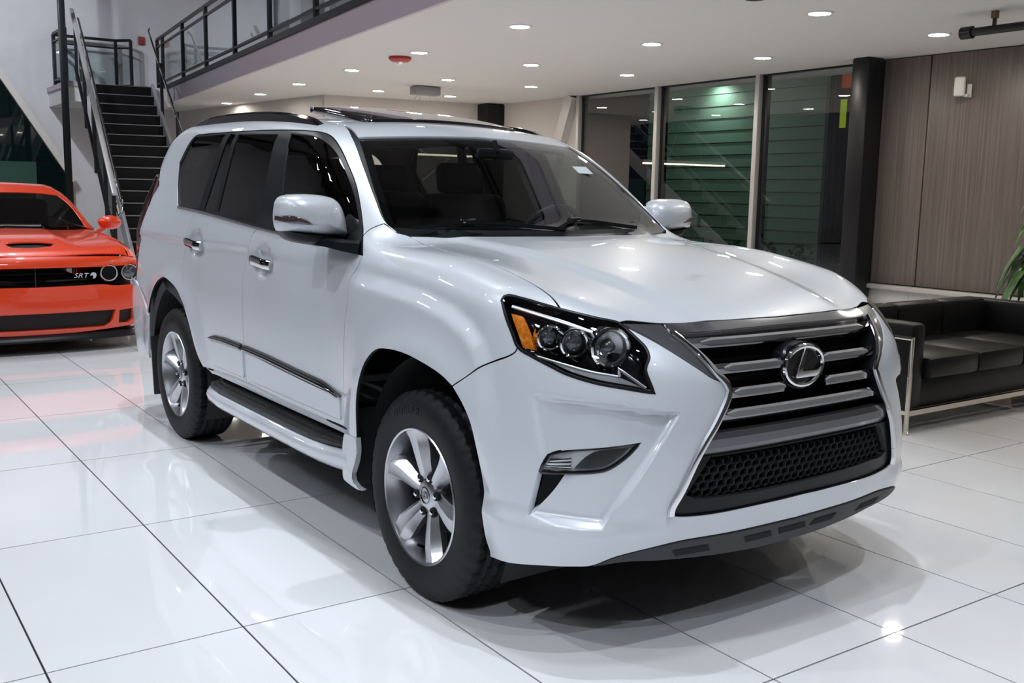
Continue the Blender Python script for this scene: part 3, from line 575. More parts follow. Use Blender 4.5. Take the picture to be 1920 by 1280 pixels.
# ------------------------------------------------------------------ the white off-roader
SIDE = Proj('polar', car_F, (0, 0, .60), .95)
FRONT = Proj('cyl', car_F, (-.05, 0, 0), .9)
REAR = Proj('cyl', car_F, (-3.0, 0, 0), .9)
TOP = Proj('top', car_F)
WSP = Proj('fx', car_F)
def A(n, i=0, j=None): return [np.array(p) for p in OUT[n][i:j]]
def R_(l): return l[::-1]
def mirl(l): return [np.array((p[0], -p[1], p[2])) for p in l][::-1]
def y0(p): return np.array((p[0], 0., p[2]))
def on_top(x, y): return TOP.to3(np.array([(x, y)]))[0]
def on_side(x, z):
    # flank point at length x and height z
    return root_along(car_F, np.array([(x, 0., z)]), np.array([(0, -1., 0)]), .2, 1.25)[0]
def on_front(y, z, off=0.):
    p = WSP.to3(np.array([(y, z)]))
    return p[0] + (grad(car_F, p)[0]*off if off else 0)
def build_suv():
    S = thing('suv', 'pearl white SUV with a chrome-framed hourglass grille on the tiled floor', 'car', (1.311, 1.525, 0), math.radians(.57))
    # ---- sheet metal
    half = [y0(OUT['ws_bot'][-1])+np.array((.02, 0, 0))] + [p+np.array((.015, 0, 0)) for p in R_(A('ws_bot', 1))]
    seam = A('hood_seam', 1); front = A('hood_front', 0, 7); front[-1] = y0(front[-1])
    hd = chain(half, seam, front[:3], front[2:], h=.02); hm = [p for p in mirl(hd)]
    panel('hood', TOP, dedupe(hd+hm), PAINT, S, h=.022, both=False, seal_or_shade=True)
    arch = A('front_arch', 0, 15)+[on_side(x, z) for x, z in ((.393, .46), (.400, .40), (.402, .34), (.412, .30))]; hl = A('hl')
    hl_back = [hl[i] for i in (3, 2, 1, 0, 20, 19, 18)]
    fen = chain(A('hood_seam'), hl_back, A('bump_seam'), R_(arch[1:11]), [arch[1], np.array(OUT['door_front'][-1])], R_(A('door_front')), A('band', -1)+A('band', -2, -1), A('pillar_seam'))
    panel('fender', SIDE, fen, PAINT, S, h=.014, seal_or_shade=True)
    rk = A('rocker'); belt = A('belt')
    fd = chain(A('door_front'), R_(rk[3:]), R_(A('door_mid')), belt[3:])
    doorF = panel('front_door', SIDE, fd, PAINT, S, h=.020, seal_or_shade=True)
    ra = A('rear_arch')
    rd = chain(A('door_mid'), R_(rk[:4]), R_(ra[8:]), R_(A('door_rear')), belt[1:4])
    doorR = panel('rear_door', SIDE, rd, PAINT, S, h=.020, seal_or_shade=True)
    ditch = [on_top(x, y) for x, y in ((-1.60, -.592), (-2.2, -.602), (-3.0, -.602), (-3.40, -.585))]
    rear_edge = [on_side(x, z) for x, z in ((-3.40, 1.74), (-3.36, 1.60), (-3.32, 1.50))] + A('tail') + [on_side(-3.50, .98), on_side(-3.50, .86)]
    low = [on_side(-3.50, .86), on_side(-3.35, .80), on_side(-3.20, .70)]
    frame = chain(A('pillar_seam'), A('pillar_out', 0, 6)+ditch, [ditch[-1]]+rear_edge, low, ra[2:9], R_(A('door_rear')), [belt[1], belt[0]], A('band', 0, -1))
    panel('side_frame', SIDE, frame, PAINT, S, h=.026, seal_or_shade=True)
    panel('pillar_lining', SIDE, frame, INTERIOR, S, h=.06, off=-.035, flange=0)
    wt = A('ws_top'); wt[-1] = y0(wt[-1]); ws = A('ws_side')
    rf = chain(R_(wt), [wt[0], A('pillar_out', 5, 6)[0]+np.array((0, .015, 0))]+[p+np.array((0, .012, 0)) for p in ditch], [ditch[-1]+np.array((0, .012, 0)), on_top(-3.52, -.4), on_top(-3.55, 0)], h=.03)
    panel('roof', TOP, dedupe(rf+mirl(rf)), PAINT, S, h=.04, both=False)
    panel('headliner', TOP, dedupe(rf+mirl(rf)), HEADLINER, S, h=.08, off=-.05, flange=0, both=False)
    # rear end (half sheets meeting on the centre line)
    def rb(pts): return [REAR.to3(np.array([(a*.9, z)]))[0] for a, z in pts]
    PI = math.pi
    bo = chain(R_(ra[0:3]), rb([(1.86, .70), (1.98, .80), (2.1, .86), (2.5, .86), (3.138, .86)]), rb([(3.138, .86), (3.138, .36)]), rb([(3.138, .36), (2.5, .36), (2.0, .38)])+[ra[0]], h=.03)
    panel('rear_bumper', REAR, bo, PAINT, S, h=.035)
    tg = chain(rb([(2.30, .88), (3.138, .88)]), rb([(3.138, .88), (3.138, 1.27)]), rb([(3.138, 1.27), (2.36, 1.27)]), rb([(2.36, 1.27), (2.30, .88)]), h=.04)
    panel('tailgate', REAR, tg, PAINT, S, h=.05)
    rw = chain(rb([(2.36, 1.28), (3.138, 1.28)]), rb([(3.138, 1.28), (3.138, 1.76)]), rb([(3.138, 1.76), (2.5, 1.72)]), rb([(2.5, 1.72), (2.36, 1.28)]), h=.04)
    panel('rear_window', REAR, rw, GLOSSBLK, S, h=.05)
    tl = chain(R_(rear_edge[2:]), rb([(2.28, .90), (2.34, 1.28), (2.44, 1.55)])+[rear_edge[2]], h=.03)
    panel('tail_lamp', REAR, tl, REDLENS, S, h=.03, off=.006)
    # sill under the doors
    sl = chain(rk, [rk[-1], on_side(-.55, .468)], [on_side(x, .468) for x in (-.55, -1.4, -2.20)], [on_side(-2.20, .468), rk[0]], h=.03)
    panel('sill', SIDE, sl, PAINT, S, h=.03, off=-.014, flange=.05)
    mb = MB(); mb.span((-2.30, -.745, .30), (-.50, -.70, .52), .01); mirrored(mb.obj('inner_sill', TRIMBLK, S))
    # added dark strips behind the shut lines: gap shade put into colour
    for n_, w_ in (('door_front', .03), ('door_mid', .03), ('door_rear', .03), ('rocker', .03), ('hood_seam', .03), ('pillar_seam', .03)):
        mb = MB(); l_ = chain(A(n_), h=.02); P_ = np.array(l_); strip_on(mb, SIDE, l_, w_, .002, -.017); mirrored(mb.obj('door_gap_shade' if 'door' in n_ else 'panel_gap_shade', CAVITY, S))
    # ---- front bumper
    g = A('grille'); g[-1] = y0(g[-1]); tr = A('trim')
    bb = [arch[-1]]+A('bump_bot', 1); bb[-1] = y0(bb[-1])
    bh = chain(R_(g[4:]), R_(tr[6:12][::-1])[::-1] if False else [g[3]]+tr[6:12], [hl[i] for i in range(6, 13)], [hl[i] for i in range(12, 19)], A('bump_seam'), arch[10:], bb, h=.014)
    fog = chain(A('fog')+A('fog', 0, 1), h=.012); slot = chain(A('fogslot'), A('fogslot', -1)+A('fogslot', 0, 1), h=.012)
    bum = dedupe(bh+mirl(bh))
    panel('front_bumper', FRONT, bum, PAINT, S, h=.0115, both=False, holes=[fog, slot, mirl(fog), mirl(slot)], flange=.03)
    panel('grille_shoulder', FRONT, chain(tr[:2], tr[1:6], tr[5:]+tr[:1], h=.012), GUN, S, h=.02, off=.0, flange=.03)
    # fog lamps
    for o in panel('fog_lamp', FRONT, fog, mat('fog_silver', (.72, .73, .75), .35, .4), S, h=.012, off=-.012, gap=.004, flange=.0):
        pass
    panel('fog_lens', FRONT, fog, LENS, S, h=.015, off=-.004, gap=.007, flange=.01)
    mb = MB(); strip_on(mb, FRONT, fog+fog[:1], .013, .006, -.004); mirrored(mb.obj('fog_bezel', GLOSSBLK, S))
    seg = A('fog'); fl = [seg[0]*.55+seg[7]*.45, seg[3]*.6+seg[4]*.4, seg[4], seg[5], seg[6], seg[7]]
    panel('fog_bulb_chamber', FRONT, chain(fl+fl[:1], h=.012), mat('fog_smoke', (.16, .16, .17), .12, .8), S, h=.02, off=-.009, gap=.010, flange=0)
    for k in range(3):
        mb = MB()
        a = seg[0]*(.75-.2*k)+seg[2]*(.25+.2*k); b = seg[7]*(.75-.2*k)+(seg[3]*.6+seg[4]*.4)*(.25+.2*k); c = a+(b-a)*.55
        strip_on(mb, FRONT, FRONT.to3(FRONT.to2(np.array([a+(c-a)*t for t in (.15, .5, 1)]))), .010, .004, -.011)
        mirrored(mb.obj('fog_reflector', CHROME, S))
    panel('fog_slot', FRONT, slot, CAVITY, S, h=.02, off=-.035, gap=0, flange=0)
    # ---- lower lip with five slots
    lt = bb[5:]; lb = [lt[0], on_front(-.66, .352), on_front(-.49, .334), on_front(-.25, .316), on_front(-.12, .308), y0(on_front(0, .307))]
    lip = chain(lt, [lt[-1], lb[-1]], R_(lb), h=.02)
    lh = [p for p in lip if p[1] < -1e-4 or True]
    mb = None
    lipo = chain(lt, h=.02)+[y0(lt[-1])]
    lp = chain(R_(lb), lt, h=.02)
    panel('lower_lip', FRONT, dedupe(lp+mirl(lp)), PLASTIC, S, h=.02, off=.004, flange=.05, both=False)
    for yc, w in ((-.445, .15), (-.165, .14), (0, .15), (.165, .14), (.445, .15)):
        z = .363-.0*abs(yc); k = -.012 if yc <= 0 else .012
        q = [on_front(yc-w/2+.004-k, z-.016), on_front(yc+w/2-.004-k, z-.016), on_front(yc+w/2-.004+k, z+.014), on_front(yc-w/2+.004+k, z+.014)]
        panel('lip_slot', FRONT, chain(q+q[:1], h=.03), CAVITY, S, h=.03, off=.0055, flange=0, both=False)
    # ---- grille
    gp = chain(A('gtop'), h=.02)[::-1]
    gh = [y0(gp[0])]+gp[1:]+chain(g, h=.02)[1:]
    full = dedupe([np.array(p) for p in gh]); full = dedupe(full+mirl(full))
    G = panel('grille', FRONT, full, CAVITY, S, h=.04, off=-.085, gap=0, flange=0, both=False)[0]
    # inner wall of the opening
    def wallstrip(name, pts, d0, d1, m, par):
        P = np.array(pts); N = grad(car_F, P); V = []; Fc = []
        for i in range(len(P)): V += [tuple(P[i]+N[i]*d0), tuple(P[i]+N[i]*d1)]
        for i in range(len(P)-1): Fc.append((2*i, 2*i+1, 2*i+3, 2*i+2))
        o = raw(name, V, Fc, m, par, 40); return o
    wl = chain(g, h=.02); o = wallstrip('grille_throat', wl, -.004, -.10, TRIMBLK, G); mirrored(o)
    mb = MB(); strip_on(mb, FRONT, chain(g[:12], h=.015), .021, .013, .001); mirrored(mb.obj('chrome_frame', CHROME, G))
    gf = A('hood_front', 4, 7); gf[-1] = y0(gf[-1]); gt = A('gtop'); gt[-1] = y0(gt[-1])
    tb = chain(gf, [gf[-1], gt[-1]], R_(gt), [gt[0], gf[0]], h=.02)
    tb = [p for p in chain(R_(gt), gf, h=.02)]
    panel('top_bar', FRONT, dedupe(tb+mirl(tb)), mat('grille_top_bar', (.33, .33, .34), .16, .9), G, h=.02, off=.002, flange=.03, both=False)
    zz = [p[2] for p in g[:12]][::-1]; aa = [-p[1] for p in g[:12]][::-1]
    def aend(z): return float(np.interp(z, zz, aa))
    for z, cut in ((1.000, .045), (.925, .035), (.850, .030), (.786, .035)):
        ae = aend(z)-.012
        for ys in ([np.linspace(-ae, ae, 41)] if z > .96 or z < .80 else [np.linspace(-ae, -.104, 18), np.linspace(.104, ae, 18)]):
            car_ = [Vector((p[0]-.030, p[1], z)) for p in (on_front(y, z) for y in ys)]
            mb = MB(); mb.sweep(car_, [(.012, .020), (.018, .004), (.016, -.012), (.006, -.022), (-.035, -.018), (-.035, .016)]); mb.obj('grille_bar', DKCHROME, G, 20)
        ke = ae-cut; ys = np.linspace(-ke, ke, 41)
        segs = [ys] if z > .96 or z < .80 else [np.linspace(-ke, -.100, 18), np.linspace(.100, ke, 18)]
        for sg in segs:
            P = [Vector((on_front(y, z)[0]-.012, y, z+.004)) for y in sg]
            n = len(P); sc = [min(1, .35+.65*min(i, n-1-i)/2) for i in range(n)]
            mb = MB(); mb.sweep(P, [(-.004, .015), (.003, .009), (.004, -.006), (-.003, -.012), (-.012, -.012), (-.012, .015)], scale=sc); mb.obj('bar_insert', SATIN, G, 25)
    # broad painted bar above the honeycomb
    z = .704; ae = aend(z)-.010; P = [Vector((on_front(y, z)[0]-.018, y, z)) for y in np.linspace(-ae, ae, 41)]
    mb = MB(); mb.sweep(P, [(-.02, .036), (.004, .034), (.012, .015), (.010, -.012), (.0, -.034), (-.03, -.038)]); mb.obj('cross_bar', GUN, G, 20)
    # dark frame around the honeycomb and the honeycomb itself
    lo = [p for p in g if p[2] < .70]; win = [on_front(y, z) for y, z in ((-.425, .662), (-.50, .552), (-.475, .540), (.475, .540), (.50, .552), (.425, .662))]
    fr = [on_front(0, .672), on_front(-.30, .672), on_front(-aend(.672)+.004, .672)]+[p for p in g if p[2] < .668]
    fr = chain(fr[:3], fr[2:], h=.02)
    panel('honeycomb_frame', FRONT, dedupe(fr+mirl(fr)), TRIMBLK, G, h=.02, off=-.012, flange=.05, both=False, holes=[chain(win+win[:1], h=.02)])
    bm = bmesh.new(); hx = .0205; cw = hx*math.sqrt(3)
    r = 0; z = .546
    while z < .665:
        y = -.52+(cw/2 if r % 2 else 0)
        while y < .52:
            lim = np.interp(z, [.54, .66], [.485, .43])
            if abs(y) < lim:
                ring = []
                for sc, dp in ((1.0, -.030), (.86, -.026), (.84, -.055)):
                    rr = []
                    for k in range(6):
                        a = math.radians(90+60*k); yy = y+hx*sc*math.cos(a)*1.0; zv = z+hx*sc*math.sin(a)*.78
                        rr.append(bm.verts.new((.0, yy, zv))); rr[-1].co.x = nose(zv)-float(bowc(zv))*abs(yy)**float(bowp(zv))-.05*yy*yy+dp
                    ring.append(rr)
                for i in range(2):
                    for k in range(6): bm.faces.new((ring[i][k], ring[i][(k+1) % 6], ring[i+1][(k+1) % 6], ring[i+1][k]))
            y += cw
        z += hx*1.5*.78; r += 1
    bmesh.ops.remove_doubles(bm, verts=bm.verts[:], dist=.001); me = bpy.data.meshes.new('honeycomb'); bm.to_mesh(me); bm.free(); link('honeycomb', me, PLASTIC, G)
    # emblem
    lx = on_front(0, .912)[0]-.022; Mx = Matrix.Translation((lx, 0, .912)) @ Matrix(((0, 0, 1, 0), (1, 0, 0, 0), (0, 1, 0, 0), (0, 0, 0, 1)))
    E = MB(); E.prism([(.108*math.cos(t), .078*math.sin(t)) for t in np.linspace(0, TAU, 49)[:-1]], -.05, .004, Mx); badge = E.obj('badge', GLOSSBLK, S)
    E = MB(); E.tube([Mx @ Vector((.094*math.cos(t), .064*math.sin(t), .008)) for t in np.linspace(0, TAU, 65)[:-1]], .0085, 8, True, up=(1, 0, 0)); E.obj('badge_ring', CHROME, badge)
    Lp = [(-.002, .056), (.018, .060), (-.016, -.022), (.066, -.022), (.080, -.004), (.088, -.016), (.084, -.030), (.070, -.040), (-.036, -.040), (-.042, -.034)]
    E = MB(); E.prism(Lp, .002, .014, Mx, .003); E.obj('badge_letter', CHROME, badge)
    # ---- headlights
    HLc = chain([hl[i] for i in range(0, 13)], [hl[i] for i in range(12, 21)]+[hl[0]], h=.014)
    H1 = panel('headlight', FRONT, HLc, GLOSSBLK, S, h=.02, off=-.055, gap=.002, flange=0)
    for o, sg in zip(H1, (1, -1)):
        P = HLc+[HLc[0]]; N = grad(car_F, np.array(P)); V = []; Fc = []
        for p, n in zip(P, N): V += [tuple(p+n*.0), tuple(p-n*.06)]
        for i in range(len(P)-1): Fc.append((2*i, 2*i+1, 2*i+3, 2*i+2))
        raw('housing_wall', [(x, y*sg, z) for x, y, z in V], Fc, GLOSSBLK, o, 40)
    def hlpart(name, fn, m):
        a = fn(); a.obj(name, m, H1[0]); b = bpy.data.objects[name] if False else H1[0].children[-1]
        mirrored(b, H1[1])
    panel_l = panel('lens', FRONT, HLc, LENS, H1[0], h=.02, off=-.001, gap=.004, flange=.006)
    panel_l[1].parent = H1[1]
    am = A('amber'); q = panel('side_reflector', FRONT, chain(am+am[:1], h=.01), AMBER, H1[0], h=.014, off=-.014, gap=.001, flange=.02); q[1].parent = H1[1]
    def seal_or_shade():
        m_ = MB(); strip_on(m_, FRONT, HLc+HLc[:1], .010, .003, -.001); return m_
    hlpart('seal_or_shade', seal_or_shade, TRIMBLK)
    def rings(kind, which):
        m_ = MB()
        for (px, py, pz), rr in list(zip(OUT['proj3'], (.041, .046, .064)))[which:which+1]:
            ax = Vector((.93, -.34, -.03)).normalized(); c = Vector((px, py, pz))-ax*(.012 if rr < .05 else .020)
            q_ = ax.to_track_quat('Z', 'Y').to_matrix().to_4x4(); Mx_ = Matrix.Translation(c) @ q_
            if kind == 'ring': m_.lathe([(rr*.80, -.020), (rr*.80, .002), (rr*.9, .006), (rr, .002), (rr, -.008), (rr*.97, -.010), (rr*.97, -.045), (rr*.8, -.045)], Mx_, 36, True)
            elif kind == 'bulb': m_.lathe([(0, .004), (rr*.3, .002), (rr*.55, -.005), (rr*.80, -.018)], Mx_, 28) if rr < .05 else m_.lathe([(0, .0), (rr*.2, -.004), (rr*.3, -.01), (rr*.3, -.03), (0, -.03)], Mx_, 24)
            elif kind == 'bowl' and rr > .05: m_.lathe([(rr*.8, -.004), (rr*.74, -.022), (rr*.30, -.034), (0, -.034)], Mx_, 32)
        return m_
    PG = mat('projector_glass', (.10, .11, .12), .03, .4, 1, .01)
    for w_ in range(3):
        hlpart('projector_ring', lambda: rings('ring', w_), CHROME); hlpart('projector_glass', lambda: rings('bulb', w_), PG)
    hlpart('reflector_bowl', lambda: rings('bowl', 2), SATIN)
    lb_ = [Vector(p)-Vector(grad(car_F, np.array([p]))[0])*.028 for p in OUT['linkbar']]
    for p_, q_, w_, h_ in ((lb_[0], lb_[1], .02, .045), (lb_[2], lb_[3], .02, .028), (lb_[4], lb_[5], .02, .032)):
        hlpart('link_bar', lambda: MB().bar(p_, q_, w_, h_, bev=.004), CHROME)
    def st(n, w, off, t=.006, h=.015):
        m_ = MB(); strip_on(m_, FRONT, chain(A(n), h=h), w, t, off); return m_
    hlpart('upper_light_guide', lambda: st('hlstrip', .012, -.016), SATIN)
    hlpart('lower_light_guide', lambda: st('hlstrip2', .010, -.016), SATIN)
    lowp = [np.array(p) for p in (OUT['hlstrip2'][0],)]+A('hlstrip2', 1)+A('hlchev', 3, 4)+[hl[12]*.93+hl[9]*.07]+[hl[i]+np.array((0, 0, .010)) for i in (13, 14, 15, 16, 17)]
    q = panel('signal_chamber', FRONT, chain(lowp+lowp[:1], h=.014), mat('smoked_chrome', (.38, .39, .41), .38, .5), H1[0], h=.02, off=-.012, gap=.002, flange=0); q[1].parent = H1[1]
    hlpart('chevron', lambda: st('hlchev', .010, -.012), SATIN)
    # ---- glass
    panel('windscreen', WSP, dedupe((lambda w: w+mirl(w))(chain([y0(OUT['ws_bot'][-1])]+R_(A('ws_bot', 0, -1)), ws, wt, h=.03))), GLASS_WS, S, h=.05, off=-.005, gap=.0, flange=.0, both=False)
    wso = dedupe((lambda w: w+mirl(w))(chain([y0(OUT['ws_bot'][-1])]+R_(A('ws_bot', 0, -1)), ws, wt, h=.03)))
    panel('windscreen_frit', WSP, wso, GLOSSBLK, S, h=.05, off=-.010, gap=0, flange=0, both=False, holes=[list(inset3(WSP, wso, .030))])
    po = A('pillar_out', 0, 6)
    tp = chain(R_(ws), po, [po[-1], ws[-1]], h=.025)
    panel('windscreen_trim', SIDE, tp, TRIMBLK, S, h=.02, off=-.003, gap=0, flange=.01)
    def q4(n): l = A(n); return chain(l+l[:1], h=.02)
    band = chain(A('band'), R_(belt), h=.018)
    gls = [q4('gl_quarter'), q4('gl_vent'), q4('gl_rear'), q4('gl_front')]
    panel('window_frame', SIDE, band, TRIMBLK, S, h=.03, off=-.003, gap=.001, flange=.02, holes=gls)
    for n, l in (('quarter_window', gls[0]), ('vent_window', gls[1]), ('rear_door_window', gls[2])): panel(n, SIDE, l, GLASS_PRIV, S, h=.05, off=-.007, gap=-.003, flange=0)
    panel('front_door_window', SIDE, gls[3], GLASS_FRONT, S, h=.05, off=-.007, gap=-.003, flange=0)
    mb = MB(); strip_on(mb, SIDE, chain(R_(belt[:-1])+[], h=.03), .018, .008, -.002); mirrored(mb.obj('belt_moulding', CHROME, S))
    # cowl under the glass
    cw_ = chain(R_(A('ws_bot')), h=.03); cw_[0] = y0(cw_[0]); V = []; Fc = []
    full_c = cw_+[np.array((p[0], -p[1], p[2])) for p in cw_[::-1]][1:]
    for p in full_c: V += [(p[0]-.05, p[1], p[2]+.02), (p[0]+.03, p[1], p[2]-.03)]
    for i in range(len(full_c)-1): Fc.append((2*i, 2*i+1, 2*i+3, 2*i+2))
    raw('cowl', V, Fc, TRIMBLK, S)
    for (a, b, c) in (((-.43, -.66, 1.292), (-.455, -.42, 1.312), (-.315, -.02, 1.285)), ((-.318, -.06, 1.287), (-.405, .10, 1.318), (-.38, .44, 1.288))):
        def onw(p): 
            q_ = on_front(p[1], p[2]); return q_+grad(car_F, np.array([q_]))[0]*.016
        pts = [onw(np.array(a)), onw(np.array(b)), onw(np.array(c))]
        mb = MB(); mb.sweep([Vector(p) for p in catmull(pts, .03)], [(-.007, 0), (0, .010), (.007, 0), (0, -.008)], up=(.5, 0, .8)); wp = mb.obj('wiper', TRIMBLK, S)
        mb = MB(); m0 = Vector(pts[1]); mb.bar(m0+Vector((-.01, -.03, .006)), m0+Vector((-.005, .03, .008)), .022, .020, bev=.004); mb.obj('wiper_joint', DKCHROME, wp)
    # ---- sunroof, tilted open
    V = []; Fc = []; nx, ny = 14, 16
    for i in range(nx):
        x = -1.34-.62*i/(nx-1)
        for j in range(ny):
            y = -.43+.86*j/(ny-1); V.append((x, y, float(roofz(x))-.085*y*y+.010+.042*i/(nx-1)))
    for i in range(nx-1):
        for j in range(ny-1): k = i*ny+j; Fc.append((k, k+1, k+ny+1, k+ny))
    o = raw('sunroof', V, Fc, mat('sunroof_glass', (.012, .010, .010), .03, 0, 1, .01), S); md = o.modifiers.new('thick', 'SOLIDIFY'); md.thickness = .03; md.offset = -1
    # roof rails
    rail = [(-1.38, -.012), (-1.45, .004), (-1.58, .015), (-1.9, .023), (-2.4, .024), (-2.8, .018), (-3.0, .008), (-3.10, -.012)]
    rp = catmull([on_top(x, -.635)+np.array((0, 0, dz)) for x, dz in rail], .06)
    mb = MB(); mb.sweep([Vector(p) for p in rp], [(-.022, -.055), (-.022, .004), (-.010, .015), (.010, .015), (.022, .004), (.022, -.055)], scale=None); rr_ = mb.obj('roof_rail', GLOSSBLK, S); mirrored(rr_)
    # ---- side trim
    for x0, x1, nm in ((-2.14, -1.690, 'rear'), (-1.655, -.60, 'front')):
        ks = np.linspace(0, 1, 24); mt = A('mold_top'); zc = [float(np.interp(x0+(x1-x0)*k, [p[0] for p in mt], [p[2] for p in mt]))-.016 for k in ks]
        pts = [on_side(x0+(x1-x0)*k, z) for k, z in zip(ks, zc)]
        w = [.034*min(1, .25+6*k if nm == 'rear' else 1, .12+5*(1-k) if nm == 'front' else 1) for k in ks]
        mb = MB(); strip_on(mb, SIDE, pts, w, .016, -.001); mo = mb.obj('door_moulding', GLOSSBLK, S); mo2 = mirrored(mo)
        mb = MB(); strip_on(mb, SIDE, [p+np.array((0, 0, -.002)) for p in pts], [.008]*24, .006, .014); mirrored(mb.obj('chrome_line', DKCHROME, mo), mo2)
    # cladding along the foot of the doors
    mt = A('mold_bot'); zx = [p[0] for p in mt]; zv = [p[2] for p in mt]
    for x0, x1 in ((-2.17, -1.675), (-1.635, -.610)):
        up_ = [on_side(x, float(np.interp(x, zx, zv))-.006) for x in np.linspace(x0, x1, 9)]; lo_ = [on_side(x, .537) for x in np.linspace(x1-.006, x0+.045, 9)]
        panel('door_cladding', SIDE, chain(up_, [up_[-1], lo_[0]], lo_, [lo_[-1], up_[0]], h=.02), PAINT, S, h=.03, off=.007, gap=0, flange=.008, seal_or_shade=False)
    # handles
    for (x0, z0), (x1, z1) in (((-1.570, 1.122), (-1.345, 1.104)), ((-2.535, 1.156), (-2.30, 1.138))):
        P = []
        for k in np.linspace(0, 1, 15):
            q_ = Vector(on_side(x0+(x1-x0)*k, z0+(z1-z0)*k)); yb = -.902; lift = .024*min(1, 4.5*min(k+.06, 1.06-k)); P.append(Vector((q_.x, yb-lift, q_.z)))
        mb = MB(); mb.sweep(P, [(.013*math.cos(t), .023*math.sin(t)) for t in np.linspace(0, TAU, 13)[:-1]]); hn = mb.obj('door_handle', CHROME, S); mirrored(hn)
        q_ = (Vector(P[0])+Vector(P[-1]))/2
    # ---- running board
    xs = [-2.26, -2.20, -2.08, -1.9, -1.4, -.95, -.80, -.68, -.60, -.52]; wd = [.25, .62, .9, 1, 1, 1, .97, .89, .79, .69]
    V = []; Fc = []; sec = [(-.055, .452), (.05, .440), (.10, .432), (.165, .420), (.188, .408), (.194, .390), (.186, .362), (.15, .332), (.08, .315), (-.055, .31)]
    xx = list(np.linspace(-2.27, -.58, 56))+[-.56, -.54, -.52]
    for x in xx:
        w = float(np.interp(x, xs, wd)); k_ = float(np.interp(x, [-.56, -.50], [1, .9])); zb = .31; wy = 1.
        for a, z in sec: V.append((x, -(.80+a*w*wy), zb+(z-.31)*k_))
    n = len(sec); nx_ = len(xx)
    for i in range(nx_-1):
        for j in range(n): Fc.append((i*n+j, i*n+(j+1) % n, (i+1)*n+(j+1) % n, (i+1)*n+j))
    Fc += [tuple(range(n))[::-1], tuple((nx_-1)*n+j for j in range(n))]
    bo_ = raw('running_board', V, Fc, PAINT, S, 50)
    V = []; Fc = []; xx = np.linspace(-2.17, -.56, 80); m_ = 22
    for x in xx:
        w = float(np.interp(x, xs, wd))
        for j in range(m_):
            a = -.045+.213*j/(m_-1); z = float(np.interp(a*w, [q[0] for q in sec[:5]], [q[1] for q in sec[:5]])); rib = .004 if (j % 3 == 1) and 3 < j < 20 and (abs(((x+2.2) % .55)-.275) > .03) else 0
            V.append((x, -(.80+a*w), z+.004+rib))
    for i in range(79):
        for j in range(m_-1): k = i*m_+j; Fc.append((k, k+1, k+m_+1, k+m_))
    pd = raw('step_pad', V, Fc, PLASTIC, bo_, 30)
    b2 = mirrored(bo_); mirrored(pd, b2)
    # fairing that closes the board against the front arch
    ff = catmull([np.array(q_) for q_ in ((-.552, .497), (-.450, .497), (-.444, .448), (-.456, .402), (-.477, .365), (-.490, .340), (-.482, .317), (-.454, .305), (-.405, .302), (-.405, .297), (-.45, .295), (-.515, .300), (-.565, .306), (-.568, .43))], .015, True)
    mb = MB(); mb.prism([tuple(q_) for q_ in ff], .912, .934, Matrix(((1, 0, 0, 0), (0, 0, -1, 0), (0, 1, 0, 0), (0, 0, 0, 1))), .006); mirrored(mb.obj('arch_fairing', PAINT, S))
    mb = MB(); mb.span((-.515, -.914, .295), (-.500, -.58, .60), .004); mirrored(mb.obj('splash_guard', LINER, S))
    # rear mud flap
    mb = MB(); mb.box((-3.235, -.80, .36), (.018, .24, .36), .006, Matrix.Rotation(math.radians(-6), 3, 'Y')); mirrored(mb.obj('mud_flap', PLASTIC, S))
    # ---- wheel housings and underside
    for wx in (0, -WB):
        V = []; Fc = []; n = 28
        for i in range(n+1):
            t = math.radians(-25+230*i/n); rad = .485 if wx == 0 else .50
            for yy in (-.845 if wx == 0 else -.875, -.56): V.append((wx+(-.02 if wx == 0 else -.06)+rad*1.0*math.cos(t), yy, WZ+.01+rad*math.sin(t)))
        for i in range(n): Fc.append((2*i, 2*i+1, 2*i+3, 2*i+2))
        b = len(V); V.append((wx, -.56, WZ)); Fc += [(b, 2*i+1, 2*i+3) for i in range(n)]
        mirrored(raw('wheel_liner', V, Fc, LINER, S, 40))
    mb = MB(); mb.span((-3.70, -.56, .30), (.60, .56, .44), .03); mb.span((-.30, -.55, .40), (.55, .55, .96), .02); mb.span((-3.6, -.55, .4), (-2.3, .55, .80), .02); mb.span((-3.05, -.62, .30), (-2.95, .62, .40), .02)
    mb.obj('underbody', CAVITY, S)
    # ---- door mirrors
    def dome(name, ol, xb, hgt, m, back=.045, p=2.6, ce=None):
        ol = catmull([np.array(q_) for q_ in ol], .008, True); n = len(ol); c = np.mean(ol, 0) if ce is None else np.array(ce); V = []; Fc = []
        rows = [(1., -back), (1., -.004)]+[(k_, hgt*(1-k_**p)**(1/2.)) for k_ in (.995, .98, .95, .90, .82, .70, .55, .38, .2)]
        for k_, dx in rows:
            for y_, z_ in ol: V.append((xb+dx, c[0]+(y_-c[0])*k_, c[1]+(z_-c[1])*k_))
        for i in range(len(rows)-1):
            for j in range(n): Fc.append((i*n+j, i*n+(j+1) % n, (i+1)*n+(j+1) % n, (i+1)*n+j))
        V.append((xb+hgt, c[0], c[1])); t_ = len(V)-1; b_ = (len(rows)-1)*n
        for j in range(n): Fc.append((b_+j, b_+(j+1) % n, t_))
        Fc.append(tuple(range(n))[::-1]); o = raw(name, V, Fc, m, S, 50); mirrored(o); return o
